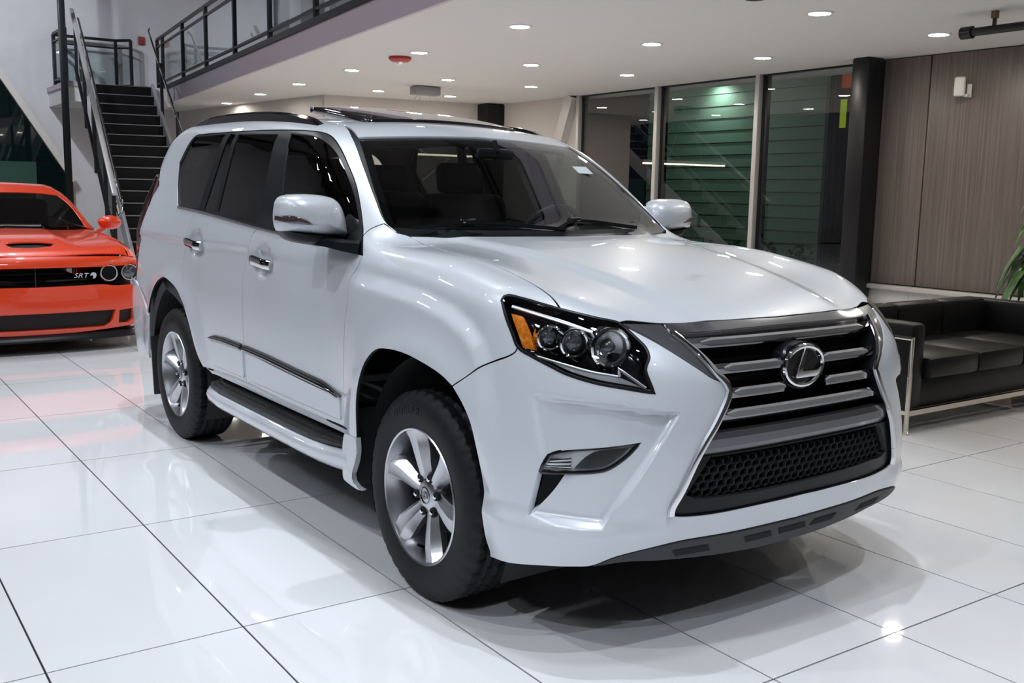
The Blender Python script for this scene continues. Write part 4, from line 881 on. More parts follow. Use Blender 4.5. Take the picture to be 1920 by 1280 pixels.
    mo = [(-1.114, 1.35), (-1.111, 1.374), (-1.107, 1.395), (-1.093, 1.415), (-1.059, 1.427), (-1.010, 1.430), (-0.937, 1.427), (-0.887, 1.416), (-0.859, 1.396), (-0.841, 1.362), (-0.829, 1.313), (-0.824, 1.270), (-0.834, 1.259), (-0.913, 1.266), (-1.013, 1.277), (-1.103, 1.286), (-1.112, 1.31)]
    dome('mirror_cover', mo, -.755, .095, PAINT, ce=(-0.970, 1.335))
    dome('mirror_base', [(-1.100, 1.288), (-1.010, 1.279), (-0.910, 1.268), (-0.828, 1.262), (-0.840, 1.236), (-0.882, 1.221), (-0.925, 1.222), (-0.980, 1.230), (-1.041, 1.242), (-1.077, 1.259)], -.765, .075, TRIMBLK, ce=(-0.970, 1.262))
    sg_ = [(-1.120, 1.3445), (-1.090, 1.3475), (-1.055, 1.340), (-1.028, 1.328), (-1.004, 1.312), (-1.045, 1.314), (-1.098, 1.320), (-1.122, 1.328)]
    def on_dome(y_, z_, off):
        c = np.array((-.970, 1.335)); d = np.array((y_, z_))-c; r = np.hypot(*d); ol = catmull([np.array(q_) for q_ in mo], .008, True)
        an = np.arctan2(d[1], d[0]); best = min(ol, key=lambda q_: abs(((np.arctan2(q_[1]-c[1], q_[0]-c[0])-an+math.pi) % TAU)-math.pi)); k_ = min(r/np.hypot(*(best-c)), 1.)
        return Vector((-.755+.095*(1-k_**2.6)**.5+off, y_, z_))
    sgc = catmull([np.array(q_) for q_ in sg_]+[np.array(sg_[0])], .006); mb = MB(); n_ = len(sgc); ce = np.mean(sgc, 0)
    r0 = [mb.bm.verts.new(on_dome(*q_, -.012)) for q_ in sgc]; r1 = [mb.bm.verts.new(on_dome(*q_, .003)) for q_ in sgc]; r2 = [mb.bm.verts.new(on_dome(*(ce+(q_-ce)*.75), .008)) for q_ in sgc]; r3 = [mb.bm.verts.new(on_dome(*(ce+(q_-ce)*.4), .009)) for q_ in sgc]; r4 = [mb.bm.verts.new(on_dome(*(ce+(q_-ce)*.08), .0095)) for q_ in sgc]
    for A_, B_ in ((r0, r1), (r1, r2), (r2, r3), (r3, r4)):
        for i in range(n_-1): mb.bm.faces.new((A_[i], A_[i+1], B_[i+1], B_[i]))
    mb.bm.faces.new(r4[:-1]); mirrored(mb.obj('mirror_signal', mat('signal_lens', (.14, .10, .10), .06, .6, 1, .02), S))
    mb = MB(); mb.box((-.793, -.970, 1.34), (.012, .23, .13), .005); mirrored(mb.obj('mirror_glass', CHROME, S))
    mb = MB(); mb.sweep([Vector((-.600, -.835, 1.226)), Vector((-.625, -.875, 1.232)), Vector((-.68, -.905, 1.240)), Vector((-.745, -.945, 1.246))], [(-.050, -.016), (-.050, .012), (-.02, .020), (.03, .016), (.050, 0), (.03, -.018)], scale=[1.5, 1.2, 1, .8]); mirrored(mb.obj('mirror_arm', TRIMBLK, S))
    sail = [np.array(OUT['band'][-1]), np.array(OUT['band'][-2]), np.array(OUT['band'][-3])*.5+np.array(OUT['band'][-2])*.5, on_side(-.74, 1.215)]
    panel('mirror_sail', SIDE, chain([sail[0], sail[1], sail[2]], [sail[2], sail[3]], [sail[3], sail[0]], h=.015), TRIMBLK, S, h=.02, off=.001, flange=.01)
    # ---- cabin
    mb = MB(); mb.box((-.62, 0, 1.10), (.55, 1.36, .24), .08, Matrix.Rotation(math.radians(10), 3, 'Y'), 4); mb.box((-.78, .37, 1.19), (.22, .44, .10), .04, seg=3); mb.obj('dashboard', INTERIOR, S)
    Mw = Matrix.Translation((-.95, .37, 1.215)) @ Matrix.Rotation(math.radians(-64), 4, 'Y')
    mb = MB(); mb.tube([Mw @ Vector((.188*math.cos(t), .188*math.sin(t), 0)) for t in np.linspace(0, TAU, 41)[:-1]], .016, 8, True, up=(.3, .2, 1)); sw = mb.obj('steering_wheel', INTERIOR2, S)
    mb = MB(); mb.box(Mw @ Vector((0, 0, -.01)), (.12, .14, .05), .02, Mw.to_3x3())
    for t in (0, 90, 180): mb.bar(Mw @ Vector((0, 0, 0)), Mw @ Vector((.18*math.cos(math.radians(t+90)), .18*math.sin(math.radians(t+90)), 0)), .03, .02)
    mb.obj('wheel_hub', INTERIOR2, sw)
    def seat(x, y, w):
        mb = MB(); mb.box((x, y, .82), (.52, w, .16), .06, seg=3); mb.box((x-.30, y, 1.14), (.16, w, .60), .06, Matrix.Rotation(math.radians(-14), 3, 'Y'), 3); s_ = mb.obj('cabin_seat', INTERIOR2, S)
        for k in ((0,) if w < .6 else (-.45, .45)):
            mb = MB(); mb.box((x-.40, y+k, 1.52), (.09, .27, .17), .04, Matrix.Rotation(math.radians(-8), 3, 'Y'), 3); mb.bar((x-.39, y+k-.05, 1.38), (x-.40, y+k-.05, 1.50), .014); mb.bar((x-.39, y+k+.05, 1.38), (x-.40, y+k+.05, 1.50), .014); mb.obj('headrest', INTERIOR2, s_)
    seat(-1.40, -.38, .52); seat(-1.40, .38, .52); seat(-2.35, 0, 1.35)
    mb = MB(); mb.box((-.885, 0, 1.622), (.03, .20, .05), .015); mb.bar((-.87, 0, 1.63), (-.90, 0, 1.68), .02); mb.obj('rear_view_mirror', TRIMBLK, S)
    dl = [on_side(x, z) for x, z in ((-.60, .50), (-.62, 1.18), (-2.2, 1.24), (-3.3, 1.27), (-3.3, .95), (-2.2, .60))]
    panel('door_lining', SIDE, chain(dl+dl[:1], h=.06, ), INTERIOR, S, h=.08, off=-.055, flange=0)
    mb = MB(); mb.span((-3.5, -.78, .52), (-.5, .78, .58)); mb.obj('cabin_floor', INTERIOR, S)
    mb = MB(); mb.prism([(0, 0), (.09, 0), (.085, .06), (-.005, .06)], 0, .001, Matrix.Translation(on_front(.44, 1.545)+np.array((-.012, 0, 0))) @ Matrix(((0, -.83, .56, 0), (1, 0, 0, 0), (0, .56, .83, 0), (0, 0, 0, 1)))); mb.obj('inspection_sticker', mat('sticker', (.55, .60, .62), .6), S)
    return S
def build_wheel(S, wx, side):
    """one wheel with its tyre; axle along y, outer face towards -y before turning"""
    Y = Matrix.Translation((wx, -.7925, WZ)) @ Matrix.Rotation(math.radians(90), 4, 'X')   # local z -> -y (outwards)
    R = WZ
    mb = MB()
    side_p = [(.238, .118), (.262, .126), (.30, .131), (.335, .128), (.360, .117), (.373, .102)]
    V = []; Fc = []; n = 120
    tread = [(.3765, .098), (.378, .080), (.378, .066), (.378, .056), (.378, .046), (.378, .030), (.378, .018), (.378, .008)]
    prof_ = side_p + tread + [(r, -h) for r, h in tread[::-1]] + [(r, -h) for r, h in side_p[::-1]]
    m = len(prof_)
    for k in range(n*2):
        t = TAU*k/(n*2)
        for j, (r, h) in enumerate(prof_):
            a = abs(h); rr = r
            if r > .3755:
                if .016 < a < .032 or .054 < a < .068: rr -= .007 if (.018 <= a <= .030 or .056 <= a <= .066) else 0
                ph = (k + (2 if a > .05 else 0)) % 6
                if ph < 1: rr -= .006
            elif r > .355 and k % 6 in (0, 1): rr -= .004
            V.append(Y @ Vector((rr*math.cos(t), rr*math.sin(t), h)))
    for k in range(n*2):
        q = (k+1) % (n*2)
        for j in range(m-1): Fc.append((k*m+j, k*m+j+1, q*m+j+1, q*m+j))
    ty = raw('tyre', V, Fc, RUBBER, S, 38)
    mb.lathe([(.2445, .1165), (.2475, .1225), (.244, .1265), (.238, .1235), (.233, .108), (.226, .090), (.218, .055), (.212, .0), (.210, -.06), (.212, -.10), (.235, -.115), (.2445, -.1165)], Y, 72); rim = mb.obj('rim', ALLOY, S)
    if side > 0: pass
    for k in range(6):
        mb = MB(); t0 = math.radians(60*k+46); rows = []
        for r, hw, h, ch, tw in ((.045, .030, .084, .012, .05), (.080, .032, .091, .012, .03), (.115, .036, .098, .014, .0), (.150, .041, .104, .017, -.02), (.185, .046, .109, .018, -.02), (.212, .050, .112, .016, .0), (.236, .056, .117, .006, .02)):
            pts = [(-hw, h-.055), (-hw, h-ch*1.8), (-hw*.45, h-.001), (hw*.0, h-.003), (hw*.45, h+.001), (hw, h-ch*1.8), (hw, h-.055)]
            rows.append([mb.bm.verts.new(Y @ Vector(((r*math.cos(t0+tw)-s*math.sin(t0+tw)), (r*math.sin(t0+tw)+s*math.cos(t0+tw)), z))) for s, z in pts])
        for a, b in zip(rows, rows[1:]):
            for j in range(6): mb.bm.faces.new((a[j], a[j+1], b[j+1], b[j]))
        mb.bm.faces.new(rows[-1]); mb.bm.faces.new(rows[0][::-1])
        mb.obj('spoke', ALLOY, rim, 28)
    mb = MB(); mb.lathe([(0, .094), (.034, .093), (.046, .090), (.056, .086), (.070, .078), (.074, .05), (.074, .02), (0, .02)], Y, 36); mb.obj('hub', ALLOY, rim)
    for k in range(6):
        t = math.radians(60*k+10); c = Y @ Matrix.Translation((.068*math.cos(t), .068*math.sin(t), .078))
        mb = MB(); mb.lathe([(0, .013), (.0160, .013), (.0160, 0)], c, 18); mb.obj('lug_seat', CAVITY, rim)
        mb = MB(); mb.lathe([(0, .022), (.006, .021), (.0098, .017), (.0098, 0)], c, 6); mb.obj('lug_nut', CHROME, rim)
    mb = MB(); mb.lathe([(.027, .0945), (.029, .0965), (.032, .0955), (.032, .092)], Y, 32); cc = mb.obj('centre_cap', DKCHROME, rim); mb = MB(); mb.tube([Y @ Vector((.016*math.cos(t), .0125*math.sin(t), .0965)) for t in np.linspace(0, TAU, 25)[:-1]], .002, 6, True, up=(0, 1, 0)); mb.obj('cap_ring', DKCHROME, rim); mb = MB(); mb.prism([(-.004, .010), (.0, .010), (-.005, -.005), (.012, -.005), (.012, -.009), (-.010, -.009)], .094, .097, Y); mb.obj('cap_letter', DKCHROME, rim)
    mb = MB(); mb.lathe([(.06, -.005), (.158, -.005), (.158, -.03), (.06, -.03)], Y, 40, True); mb.obj('brake_disc', DISC, rim)
    mb = MB(); mb.lathe([(0, -.03), (.2105, -.03)], Y, 40); mb.obj('barrel_back', CAVITY, rim)
    mb = MB(); mb.bar(Y @ Vector((.215*math.cos(4.50), .215*math.sin(4.50), .070)), Y @ Vector((.200*math.cos(4.50), .200*math.sin(4.50), .098)), .010); mb.obj('valve', TRIMBLK, rim)
    cu = bpy.data.curves.new('t', 'FONT'); cu.body = 'DUELER'; cu.size = .046; cu.extrude = .0012; cu.space_character = 1.25; cu.align_x = 'CENTER'; cu.resolution_u = 2
    to = bpy.data.objects.new('t', cu); COL.objects.link(to); me = bpy.data.meshes.new_from_object(to.evaluated_get(bpy.context.evaluated_depsgraph_get())); bpy.data.objects.remove(to)
    for v in me.vertices:
        rr = .296+v.co.y; t = math.radians(104)-v.co.x/.312; v.co = Y @ Vector((rr*math.cos(t), rr*math.sin(t), .1305-.10*max(0, rr-.312)+v.co.z))
    link('sidewall_lettering', me, TRIMBLK, ty)['kind'] = 'stuff'
    return ty, rim
suv = build_suv()
ty, rim = build_wheel(suv, 0, 1)
for dx, mir in ((-WB, False), (0, True), (-WB, True)):
    for src in (ty, rim):
        c = copy_tree(src, suv)
        if mir: c.rotation_euler.z = math.pi; c.location = (dx, 0, 0)
        else: c.location = (dx, 0, 0)
# ---- the orange coupe: x forward from its front axle, y to its left, z up
m_prof = Spl([(.12, .90), (.25, .935), (.40, .955), (.55, .962), (.70, .955), (.82, .930), (.92, .885), (1.0, .84)])
m_plan = Spl([(-3.9, -.10), (-3.2, -.02), (-2., .0), (-.8, .0), (.3, -.006), (.7, -.045), (1., -.10)])
m_hood = Spl([(-1.2, 1.03), (-.7, 1.01), (-.3, 1.0), (.1, .978), (.5, .938), (.75, .898), (.90, .855), (1., .81)])
m_nose = Spl([(.05, .93), (.15, .96), (.25, .975), (.40, .985), (.55, .975), (.64, .962), (.72, .965), (.80, .950), (.90, .90)])
m_yg = Spl([(.9, .90), (1.0, .878), (1.1, .838), (1.2, .795), (1.3, .748), (1.4, .695), (1.5, .64)])
m_roof = Spl([(-.9, 1.28), (-1.2, 1.38), (-1.5, 1.435), (-1.9, 1.458), (-2.4, 1.43), (-2.9, 1.35), (-3.4, 1.22)])
m_wsx = Spl([(.9, -.36), (1.0, -.56), (1.15, -.86), (1.3, -1.18), (1.45, -1.52)])
def coupe_F(x, y, z):
    a = np.abs(y)
    r1 = np.hypot(x, z-.36); r2 = np.hypot(x+2.95, z-.36)
    side = a-(m_prof(z)+m_plan(x)+.02*np.exp(-((r1-.46)/.09)**2)+.025*np.exp(-((r2-.46)/.1)**2))
    zt = m_hood(x)-.035*a*a+.022*sstep(.40, .30, a)*sstep(.80, .35, x)*sstep(-.8, -.4, x)+.012*np.exp(-((a-.80)/.14)**2)
    F = smax(side, z-zt, .10)
    F = smax(F, (x-m_nose(z)+.11*a*a+.12*a**5)*.93, .07)
    F = smax(F, -4.05-x, .2)
    G = smax(a-m_yg(z), z-m_roof(x)+.06*a*a, .12)
    G = smax(G, (x-m_wsx(z)+.20*a*a)*.5, .09)
    G = smax(G, (-3.9-x)*.5+(z-1.0)*.6, .1)
    G = G + 1.5*np.maximum(0, .95-z)
    return smin(F, G, .04)
MOUT = {
    'm_roofsil': [(-1.569, 0.125, 1.433), (-1.627, 0.496, 1.428), (-1.629, 0.615, 1.414), (-1.540, 0.701, 1.360), (-1.296, 0.725, 1.285)],
    'm_wstop': [(-1.291, 0.081, 1.345), (-1.325, 0.440, 1.343), (-1.361, 0.636, 1.336)],
    'm_wsside': [(-1.361, 0.636, 1.336), (-1.224, 0.695, 1.270), (-0.916, 0.743, 1.122), (-0.632, 0.779, 0.998)],
    'm_pillar': [(-1.462, 0.693, 1.348), (-1.359, 0.752, 1.284), (-0.980, 0.787, 1.136), (-0.717, 0.870, 0.975)],
    'm_wsbot': [(-0.632, 0.779, 0.998), (-0.629, 0.651, 1.005), (-0.298, 0.313, 1.017), (-0.192, -0.092, 1.017)],
    'm_seam': [(0.913, -0.259, 0.829), (0.914, 0.147, 0.832), (0.836, 0.786, 0.813), (0.770, 0.874, 0.794)],
    'm_lip': [(0.956, -0.270, 0.732), (0.962, 0.134, 0.733), (0.922, 0.570, 0.731), (0.785, 0.881, 0.737)],
    'm_bandlow': [(0.962, -0.279, 0.576), (0.959, 0.308, 0.578), (0.930, 0.549, 0.580), (0.914, 0.641, 0.566), (0.837, 0.849, 0.567)],
    'm_head': [(0.913, 0.604, 0.676), (0.855, 0.795, 0.673)],
    'm_badge': [(0.952, 0.307, 0.662), (0.934, 0.476, 0.658)],
    'm_intake': [(0.973, -0.293, 0.343), (0.980, 0.172, 0.346), (0.924, 0.643, 0.348), (0.924, 0.600, 0.236), (0.931, 0.547, 0.206), (0.966, 0.168, 0.204), (0.960, -0.298, 0.205)],
    'm_side': [(0.913, 0.684, 0.338), (0.871, 0.806, 0.347), (0.860, 0.812, 0.257), (0.876, 0.767, 0.227), (0.906, 0.675, 0.229)],
    'm_chin': [(0.952, -0.299, 0.159), (0.954, 0.291, 0.165), (0.834, 0.829, 0.198)],
    'm_split': [(0.936, -0.300, 0.100), (0.938, 0.291, 0.104), (0.768, 0.849, 0.092)],
    'm_scoop': [(0.625, -0.184, 0.927), (0.584, -0.113, 0.937), (0.572, 0.008, 0.940), (0.587, 0.151, 0.936), (0.630, 0.222, 0.925), (0.721, 0.162, 0.905), (0.759, -0.001, 0.897), (0.736, -0.138, 0.902)],
    'm_mirror': [(-0.185, 0.839, 1.071), (-0.178, 0.778, 0.984)],
}
# ------------------------------------------------------------------ the orange coupe
def build_coupe():
    ORANGE = mat('orange_red_paint', (.78, .048, .004), .35, 0, 1.0, .02)
    MESH = mat('black_mesh', (.007, .007, .008), .5, bump=(160, .8, .01))
    Cp = thing('coupe', 'orange-red two-door coupe with round headlights behind the white car', 'car', (-5.93, .455, 0), 0)
    F_ = Proj('cyl', coupe_F, (-.05, 0, 0), .9); S_ = Proj('polar', coupe_F, (0, 0, .45), .9); T_ = Proj('top', coupe_F); X_ = Proj('fx', coupe_F)
    def fr(a, z): return X_.to3(np.array([(-a, z)]))[0]
    def sd(x, z): return root_along(coupe_F, np.array([(x, 0., z)]), np.array([(0, -1., 0)]), .2, 1.25)[0]
    def tp(x, a): return T_.to3(np.array([(x, -a)]))[0]
    def neg(n): return [np.array((p[0], -abs(p[1]), p[2])) for p in MOUT[n]]
    def full(l): l = [np.array(p) for p in l]; return dedupe(l+mirl(l))
    # hood
    rear = [y0(tp(-.38, 0)), tp(-.42, .30), tp(-.50, .55), tp(-.60, .745)]; sid = [tp(-.60, .745), tp(-.2, .79), (tp(.3, .80)), tp(.70, .775), neg('m_seam')[2]]; fro = [neg('m_seam')[2], fr(.147, .832), y0(fr(0, .832))]
    scoop = chain([np.array(p) for p in MOUT['m_scoop']]+[np.array(MOUT['m_scoop'][0])], h=.03)
    panel('hood', T_, full(chain(rear, sid, fro, h=.04)), ORANGE, Cp, h=.05, both=False, holes=[scoop])
    panel('hood_scoop', T_, scoop, CAVITY, Cp, h=.04, off=-.03, gap=-.005, flange=0, both=False)
    # nose strip over the grille
    lip = [y0(fr(0, .733)), fr(.134, .733), fr(.57, .731), neg('m_lip')[3]]; sm = [neg('m_seam')[3], neg('m_seam')[2], fr(.147, .832), y0(fr(0, .832))]
    panel('nose_strip', F_, full(chain(R_(sm), [sm[0], lip[-1]], R_(lip), h=.03)), ORANGE, Cp, h=.03, both=False)
    # black grille band with twin lamps
    bl = [y0(fr(0, .576)), fr(.308, .578), fr(.549, .58), fr(.641, .566), neg('m_bandlow')[4]]
    band = full(chain(R_(lip), bl, [bl[-1], sd(.72, .60), sd(.70, .72), lip[-1]][:1]+[bl[-1]], h=.03))
    g_ = panel('grille', F_, dedupe(full(chain(R_(lip), bl, h=.03))), MESH, Cp, h=.04, off=-.03, flange=0, gap=-.004, both=False)[0]
    for k, (a, z) in enumerate(((.604, .676), (.795, .673))):
        c = fr(a, z)+np.array((-.012, 0, 0)); 
        for sg in (1, -1):
            M_ = Matrix.Translation((c[0], c[1]*sg, z)) @ Matrix.Rotation(math.radians(90), 4, 'Y')
            mb = MB(); mb.lathe([(.066, -.03), (.066, .008), (.072, .012), (.077, .008), (.077, -.03)], M_, 36); hl_ = mb.obj('headlight', DKCHROME, Cp)
            mb = MB(); mb.lathe([(0, -.03 if k == 0 else .004), (.04, -.03 if k == 0 else .002), (.066, -.012)], M_, 32); mb.obj('lamp_bowl', CAVITY if k == 0 else mat('lamp_glass', (.10, .11, .12), .05, .3, 1, .01), hl_)
            mb = MB(); mb.tube([M_ @ Vector((.068*math.cos(t), .068*math.sin(t), .010)) for t in np.linspace(0, TAU, 33)[:-1]], .0042, 6, True, up=(1, 0, 0)); mb.obj('halo_ring', mat('halo', (.55, .56, .58), .3), hl_)
    # bumper, intakes, splitter
    ch = [sd(.47, .20), neg('m_chin')[2], fr(.291, .165), y0(fr(0, .162))]
    top = [y0(fr(0, .576)), fr(.308, .578), fr(.549, .58), fr(.641, .566), neg('m_bandlow')[4], sd(.62, .62), sd(.44, .64)]
    im = [y0(fr(0, .346)), fr(.172, .346), fr(.643, .348), fr(.60, .236), fr(.547, .206), fr(.168, .204), y0(fr(0, .204))]
    isd = [np.array((p[0], -p[1], p[2])) for p in MOUT['m_side']]
    intake = full(chain(im[:3], im[2:5], im[4:], h=.03)); sint = chain(isd+isd[:1], h=.025)
    panel('bumper', F_, full(chain(top, [top[-1], sd(.45, .5), sd(.44, .35), sd(.47, .20)], ch, h=.03)), ORANGE, Cp, h=.035, both=False, holes=[intake, sint, mirl(sint)], flange=.04)
    panel('intake_mesh', F_, intake, MESH, Cp, h=.05, off=-.04, flange=0, gap=-.01, both=False)
    panel('side_intake', F_, sint, MESH, Cp, h=.05, off=-.035, flange=0, gap=-.01)
    ys = np.linspace(-.90, .90, 41); mb = MB()
    pts = [Vector((fr(abs(y), .15)[0]+.045 if abs(y) < .82 else fr(.82, .15)[0]+.045-(abs(y)-.82)*2.2, y, .112)) for y in ys]
    mb.sweep(pts, [(0, .030), (.015, .012), (.012, -.006), (-.30, -.006), (-.30, .045), (-.03, .05)]); mb.obj('splitter', TRIMBLK, Cp)
    # flanks
    fen = chain([neg('m_seam')[2], tp(.70, .775), tp(.3, .80), tp(-.2, .79), tp(-.60, .745)], [tp(-.60, .745), sd(-.62, .95), sd(-.62, .5), sd(-.60, .25)], [sd(-.60, .25), sd(-.46, .25), sd(-.45, .42), sd(-.36, .62), sd(-.2, .74), sd(0, .775), sd(.2, .74), sd(.36, .64), sd(.44, .64)], [sd(.44, .64), sd(.62, .62), neg('m_bandlow')[4]], [neg('m_bandlow')[4], neg('m_lip')[3], neg('m_seam')[3], neg('m_seam')[2]], h=.03)
    panel('fender', S_, fen, ORANGE, Cp, h=.04)
    dr = chain([sd(-.63, .25), sd(-.65, .98)], [sd(-.65, .98), sd(-1.5, 1.0), sd(-2.1, 1.02)], [sd(-2.1, 1.02), sd(-2.1, .25)], [sd(-2.1, .25), sd(-.63, .25)], h=.05)
    panel('door', S_, dr, ORANGE, Cp, h=.06)
    qp = chain([sd(-2.12, .25), sd(-2.12, 1.03), sd(-3.0, 1.06), sd(-3.85, 1.0), sd(-3.9, .4), sd(-3.45, .3), sd(-3.40, .45), sd(-3.2, .68), sd(-2.95, .74), sd(-2.7, .68), sd(-2.5, .45), sd(-2.48, .25), sd(-2.12, .25)], h=.05)
    panel('quarter_panel', S_, qp, ORANGE, Cp, h=.06)
    # glass and roof
    wt_ = [y0(X_.to3(np.array([(0, 1.35)]))[0]), fr(.44, 1.345), fr(.63, 1.325)]; wsd = [fr(.63, 1.325), fr(.695, 1.25), fr(.745, 1.12), fr(.765, 1.02)]
    wb = [fr(.765, 1.02), fr(.4, 1.015), y0(fr(0, 1.02))]
    panel('windscreen', X_, full(chain(wt_, wsd, wb, h=.05)), glassmat('coupe_glass', (.12, .14, .14), .9), Cp, h=.06, off=-.004, flange=0, both=False)
    pil = chain(R_(wsd), R_(wt_), h=.04); pil2 = [sd(-.68, .985), sd(-.98, 1.13), sd(-1.36, 1.285), sd(-1.50, 1.34), sd(-1.9, 1.375), sd(-2.5, 1.34), sd(-3.1, 1.20), sd(-3.5, 1.05)]
    panel('roof_frame', S_, dedupe(chain(pil2, [pil2[-1], tp(-3.4, .4), tp(-3.2, 0)], [tp(-3.2, 0), y0(wt_[0])], wt_, wsd, [wsd[-1], pil2[0]], h=.05)), ORANGE, Cp, h=.05)
    gl_ = chain([pil2[0]]+pil2[1:], [pil2[-1], sd(-2.4, 1.04), sd(-1.5, 1.005), sd(-.68, .985)], h=.05)
    panel('side_window', S_, gl_, GLOSSBLK, Cp, h=.06, off=-.006, flange=0)
    # mirror
    for sg in (1, -1):
        mb = MB(); M_ = Matrix.Translation((-.62, .985*sg, 1.065)) @ Matrix.Diagonal((.10, .115, .072, 1)); bmesh.ops.create_uvsphere(mb.bm, u_segments=20, v_segments=12, radius=1, matrix=M_); mr = mb.obj('mirror', ORANGE, Cp)
        mb = MB(); mb.sweep([Vector((-.62, .84*sg, .965)), Vector((-.62, .89*sg, .99)), Vector((-.62, .95*sg, 1.03))], [(-.03, -.02), (-.03, .02), (.03, .02), (.03, -.02)]); mb.obj('mirror_stalk', ORANGE, mr)
    mb = MB(); mb.span((-3.9, -.75, .16), (.5, .75, .5), .02); mb.obj('underbody', CAVITY, Cp)
    mb = MB(); mb.span((-3.9, -.84, .45), (-3.2, .84, .9), .05); mb.obj('tail_block', GLOSSBLK, Cp)
    mb = MB(); mb.span((-1.2, -.7, .9), (-.6, .7, .96), .02); mb.obj('dashboard', INTERIOR, Cp)
    mb = MB(); [mb.box((-1.9, s*.38, 1.0), (.16, .5, .55), .06) for s in (-1, 1)]; 
    bmesh.ops.delete(mb.bm, geom=[v for v in mb.bm.verts if v.co.y < 0], context='VERTS'); st_ = mb.obj('cabin_seat', INTERIOR2, Cp); mirrored(st_)
    for wx in (0, -2.95):
        for sg in (1, -1):
            M_ = Matrix.Translation((wx, sg*.80, .355)) @ Matrix.Rotation(math.radians(-90*sg), 4, 'X')
            mb = MB(); mb.lathe([(.255, .13), (.30, .145), (.34, .138), (.352, .12), (.355, .06), (.355, -.12), (.30, -.14), (.255, -.13)], M_, 64); w_ = mb.obj('tyre', RUBBER, Cp)
            mb = MB(); mb.lathe([(.258, .13), (.25, .135), (.24, .09), (.235, .0), (0, .0)], M_, 48)
            for k in range(10):
                t = TAU*k/10; mb.bar(M_ @ Vector((.04*math.cos(t), .04*math.sin(t), .10)), M_ @ Vector((.245*math.cos(t), .245*math.sin(t), .115)), .03, .03)
            mb.obj('rim', TRIMBLK, w_)
    # badge lettering on the grille and the emblem beside it
    cu = bpy.data.curves.new('badge_text', 'FONT'); cu.body = 'SRT'; cu.size = .058; cu.extrude = .004; cu.shear = .3; cu.space_character = 1.05; cu.resolution_u = 2
    to = bpy.data.objects.new('badge_text', cu); COL.objects.link(to); dg = bpy.context.evaluated_depsgraph_get(); me = bpy.data.meshes.new_from_object(to.evaluated_get(dg)); bpy.data.objects.remove(to)
    b = link('badge_lettering', me, CHROME, Cp); me.transform(Matrix.Translation((.958, .30, .645)) @ Matrix.Rotation(math.radians(-7), 4, 'Z') @ Matrix(((0, 0, 1, 0), (1.15, 0, 0, 0), (0, 1, 0, 0), (0, 0, 0, 1))))
    mb = MB(); em = [(0, .005), (.012, .028), (.03, .034), (.048, .028), (.055, .01), (.05, -.008), (.038, -.022), (.02, -.018), (.03, -.005), (.022, .008)]
    mb.prism(em, 0, .006, Matrix.Translation((.948, .435, .655)) @ Matrix(((0, 0, 1, 0), (1, 0, 0, 0), (0, 1, 0, 0), (0, 0, 0, 1)))); mb.obj('badge_emblem', CHROME, Cp)
    return Cp
coupe = build_coupe()
# ------------------------------------------------------------------ lamps, stair, seating and the rest
LAMP = emis('downlight_disc', (1.0, .93, .82), DOWN_W)
def downlight_proto():
    t = bpy.data.objects.new('downlight', None); COL.objects.link(t)
    mb = MB(); mb.lathe([(.088, -.002), (.092, -.010), (.105, -.012), (.118, -.006), (.120, 0)], None, 32); mb.obj('trim_ring', mat('lamp_ring', (.75, .75, .74), .4), t)
    mb = MB(); mb.lathe([(0, -.008), (.060, -.008), (.089, -.006)], None, 28); mb.obj('diffuser', LAMP, t)
    return t
rows = [('in the row along the slab edge', [(1.1, 4.16), (-1.5, 4.38), (-3.762, 4.573), (-6.035, 4.767), (-8.166, 4.956), (-10.397, 5.150), (-12.474, 5.338), (-14.782, 5.558)]),
        ('in the middle row between slab edge and windows', [(3.0, 5.95), (.75, 6.0), (-1.498, 6.098), (-3.782, 6.27), (-6.071, 6.369), (-8.27, 6.50), (-10.49, 6.54)]),
        ('in the row beside the windows and wood wall', [(3.0, 7.85), (.75, 7.85), (-1.511, 7.856), (-3.747, 7.931), (-6.074, 7.935), (-8.206, 7.909), (-10.439, 7.851)])]
first = True
NTH = ['first', 'second', 'third', 'fourth', 'fifth', 'sixth', 'seventh', 'eighth', 'ninth']
def dl_label(r, x):
    if r == 0:
        if abs(x+6.035) < .1: return 'round recessed downlight right beside the red alarm strobe'
        k = sum(1 for q in rows[0][1] if (x <= q[0] < -6.1 if x < -6 else -5.9 < q[0] <= x))-1
        return 'round recessed downlight in the slab-edge row, %s past the red strobe %s the stair' % (NTH[k], 'towards' if x < -6 else 'away from')
    if r == 1:
        k = sum(1 for q in rows[1][1] if (x <= q[0] < -9.2 if x < -9.2 else -9.2 < q[0] <= x))-1
        return 'round recessed downlight in the middle row, %s from the grey pendant box %s the windows' % (NTH[k], 'beyond' if x < -9.2 else 'along')
    k = sum(1 for q in rows[2][1] if (x <= q[0] < -3.1 if x < -3.1 else -3.1 < q[0] <= x))-1
    return 'round recessed downlight in the outer row, %s from the black column along the %s' % (NTH[k], 'windows' if x < -3.1 else 'wood wall')
for ri, (txt, pts) in enumerate(rows):
    for x, y in pts:
        if first: dl0 = downlight_proto(); o = dl0; first = False
        else: o = copy_tree(dl0)
        o.location = (x, y, 3.0); tag(o, dl_label(ri, x), 'ceiling light', 'recessed downlights under the mezzanine')
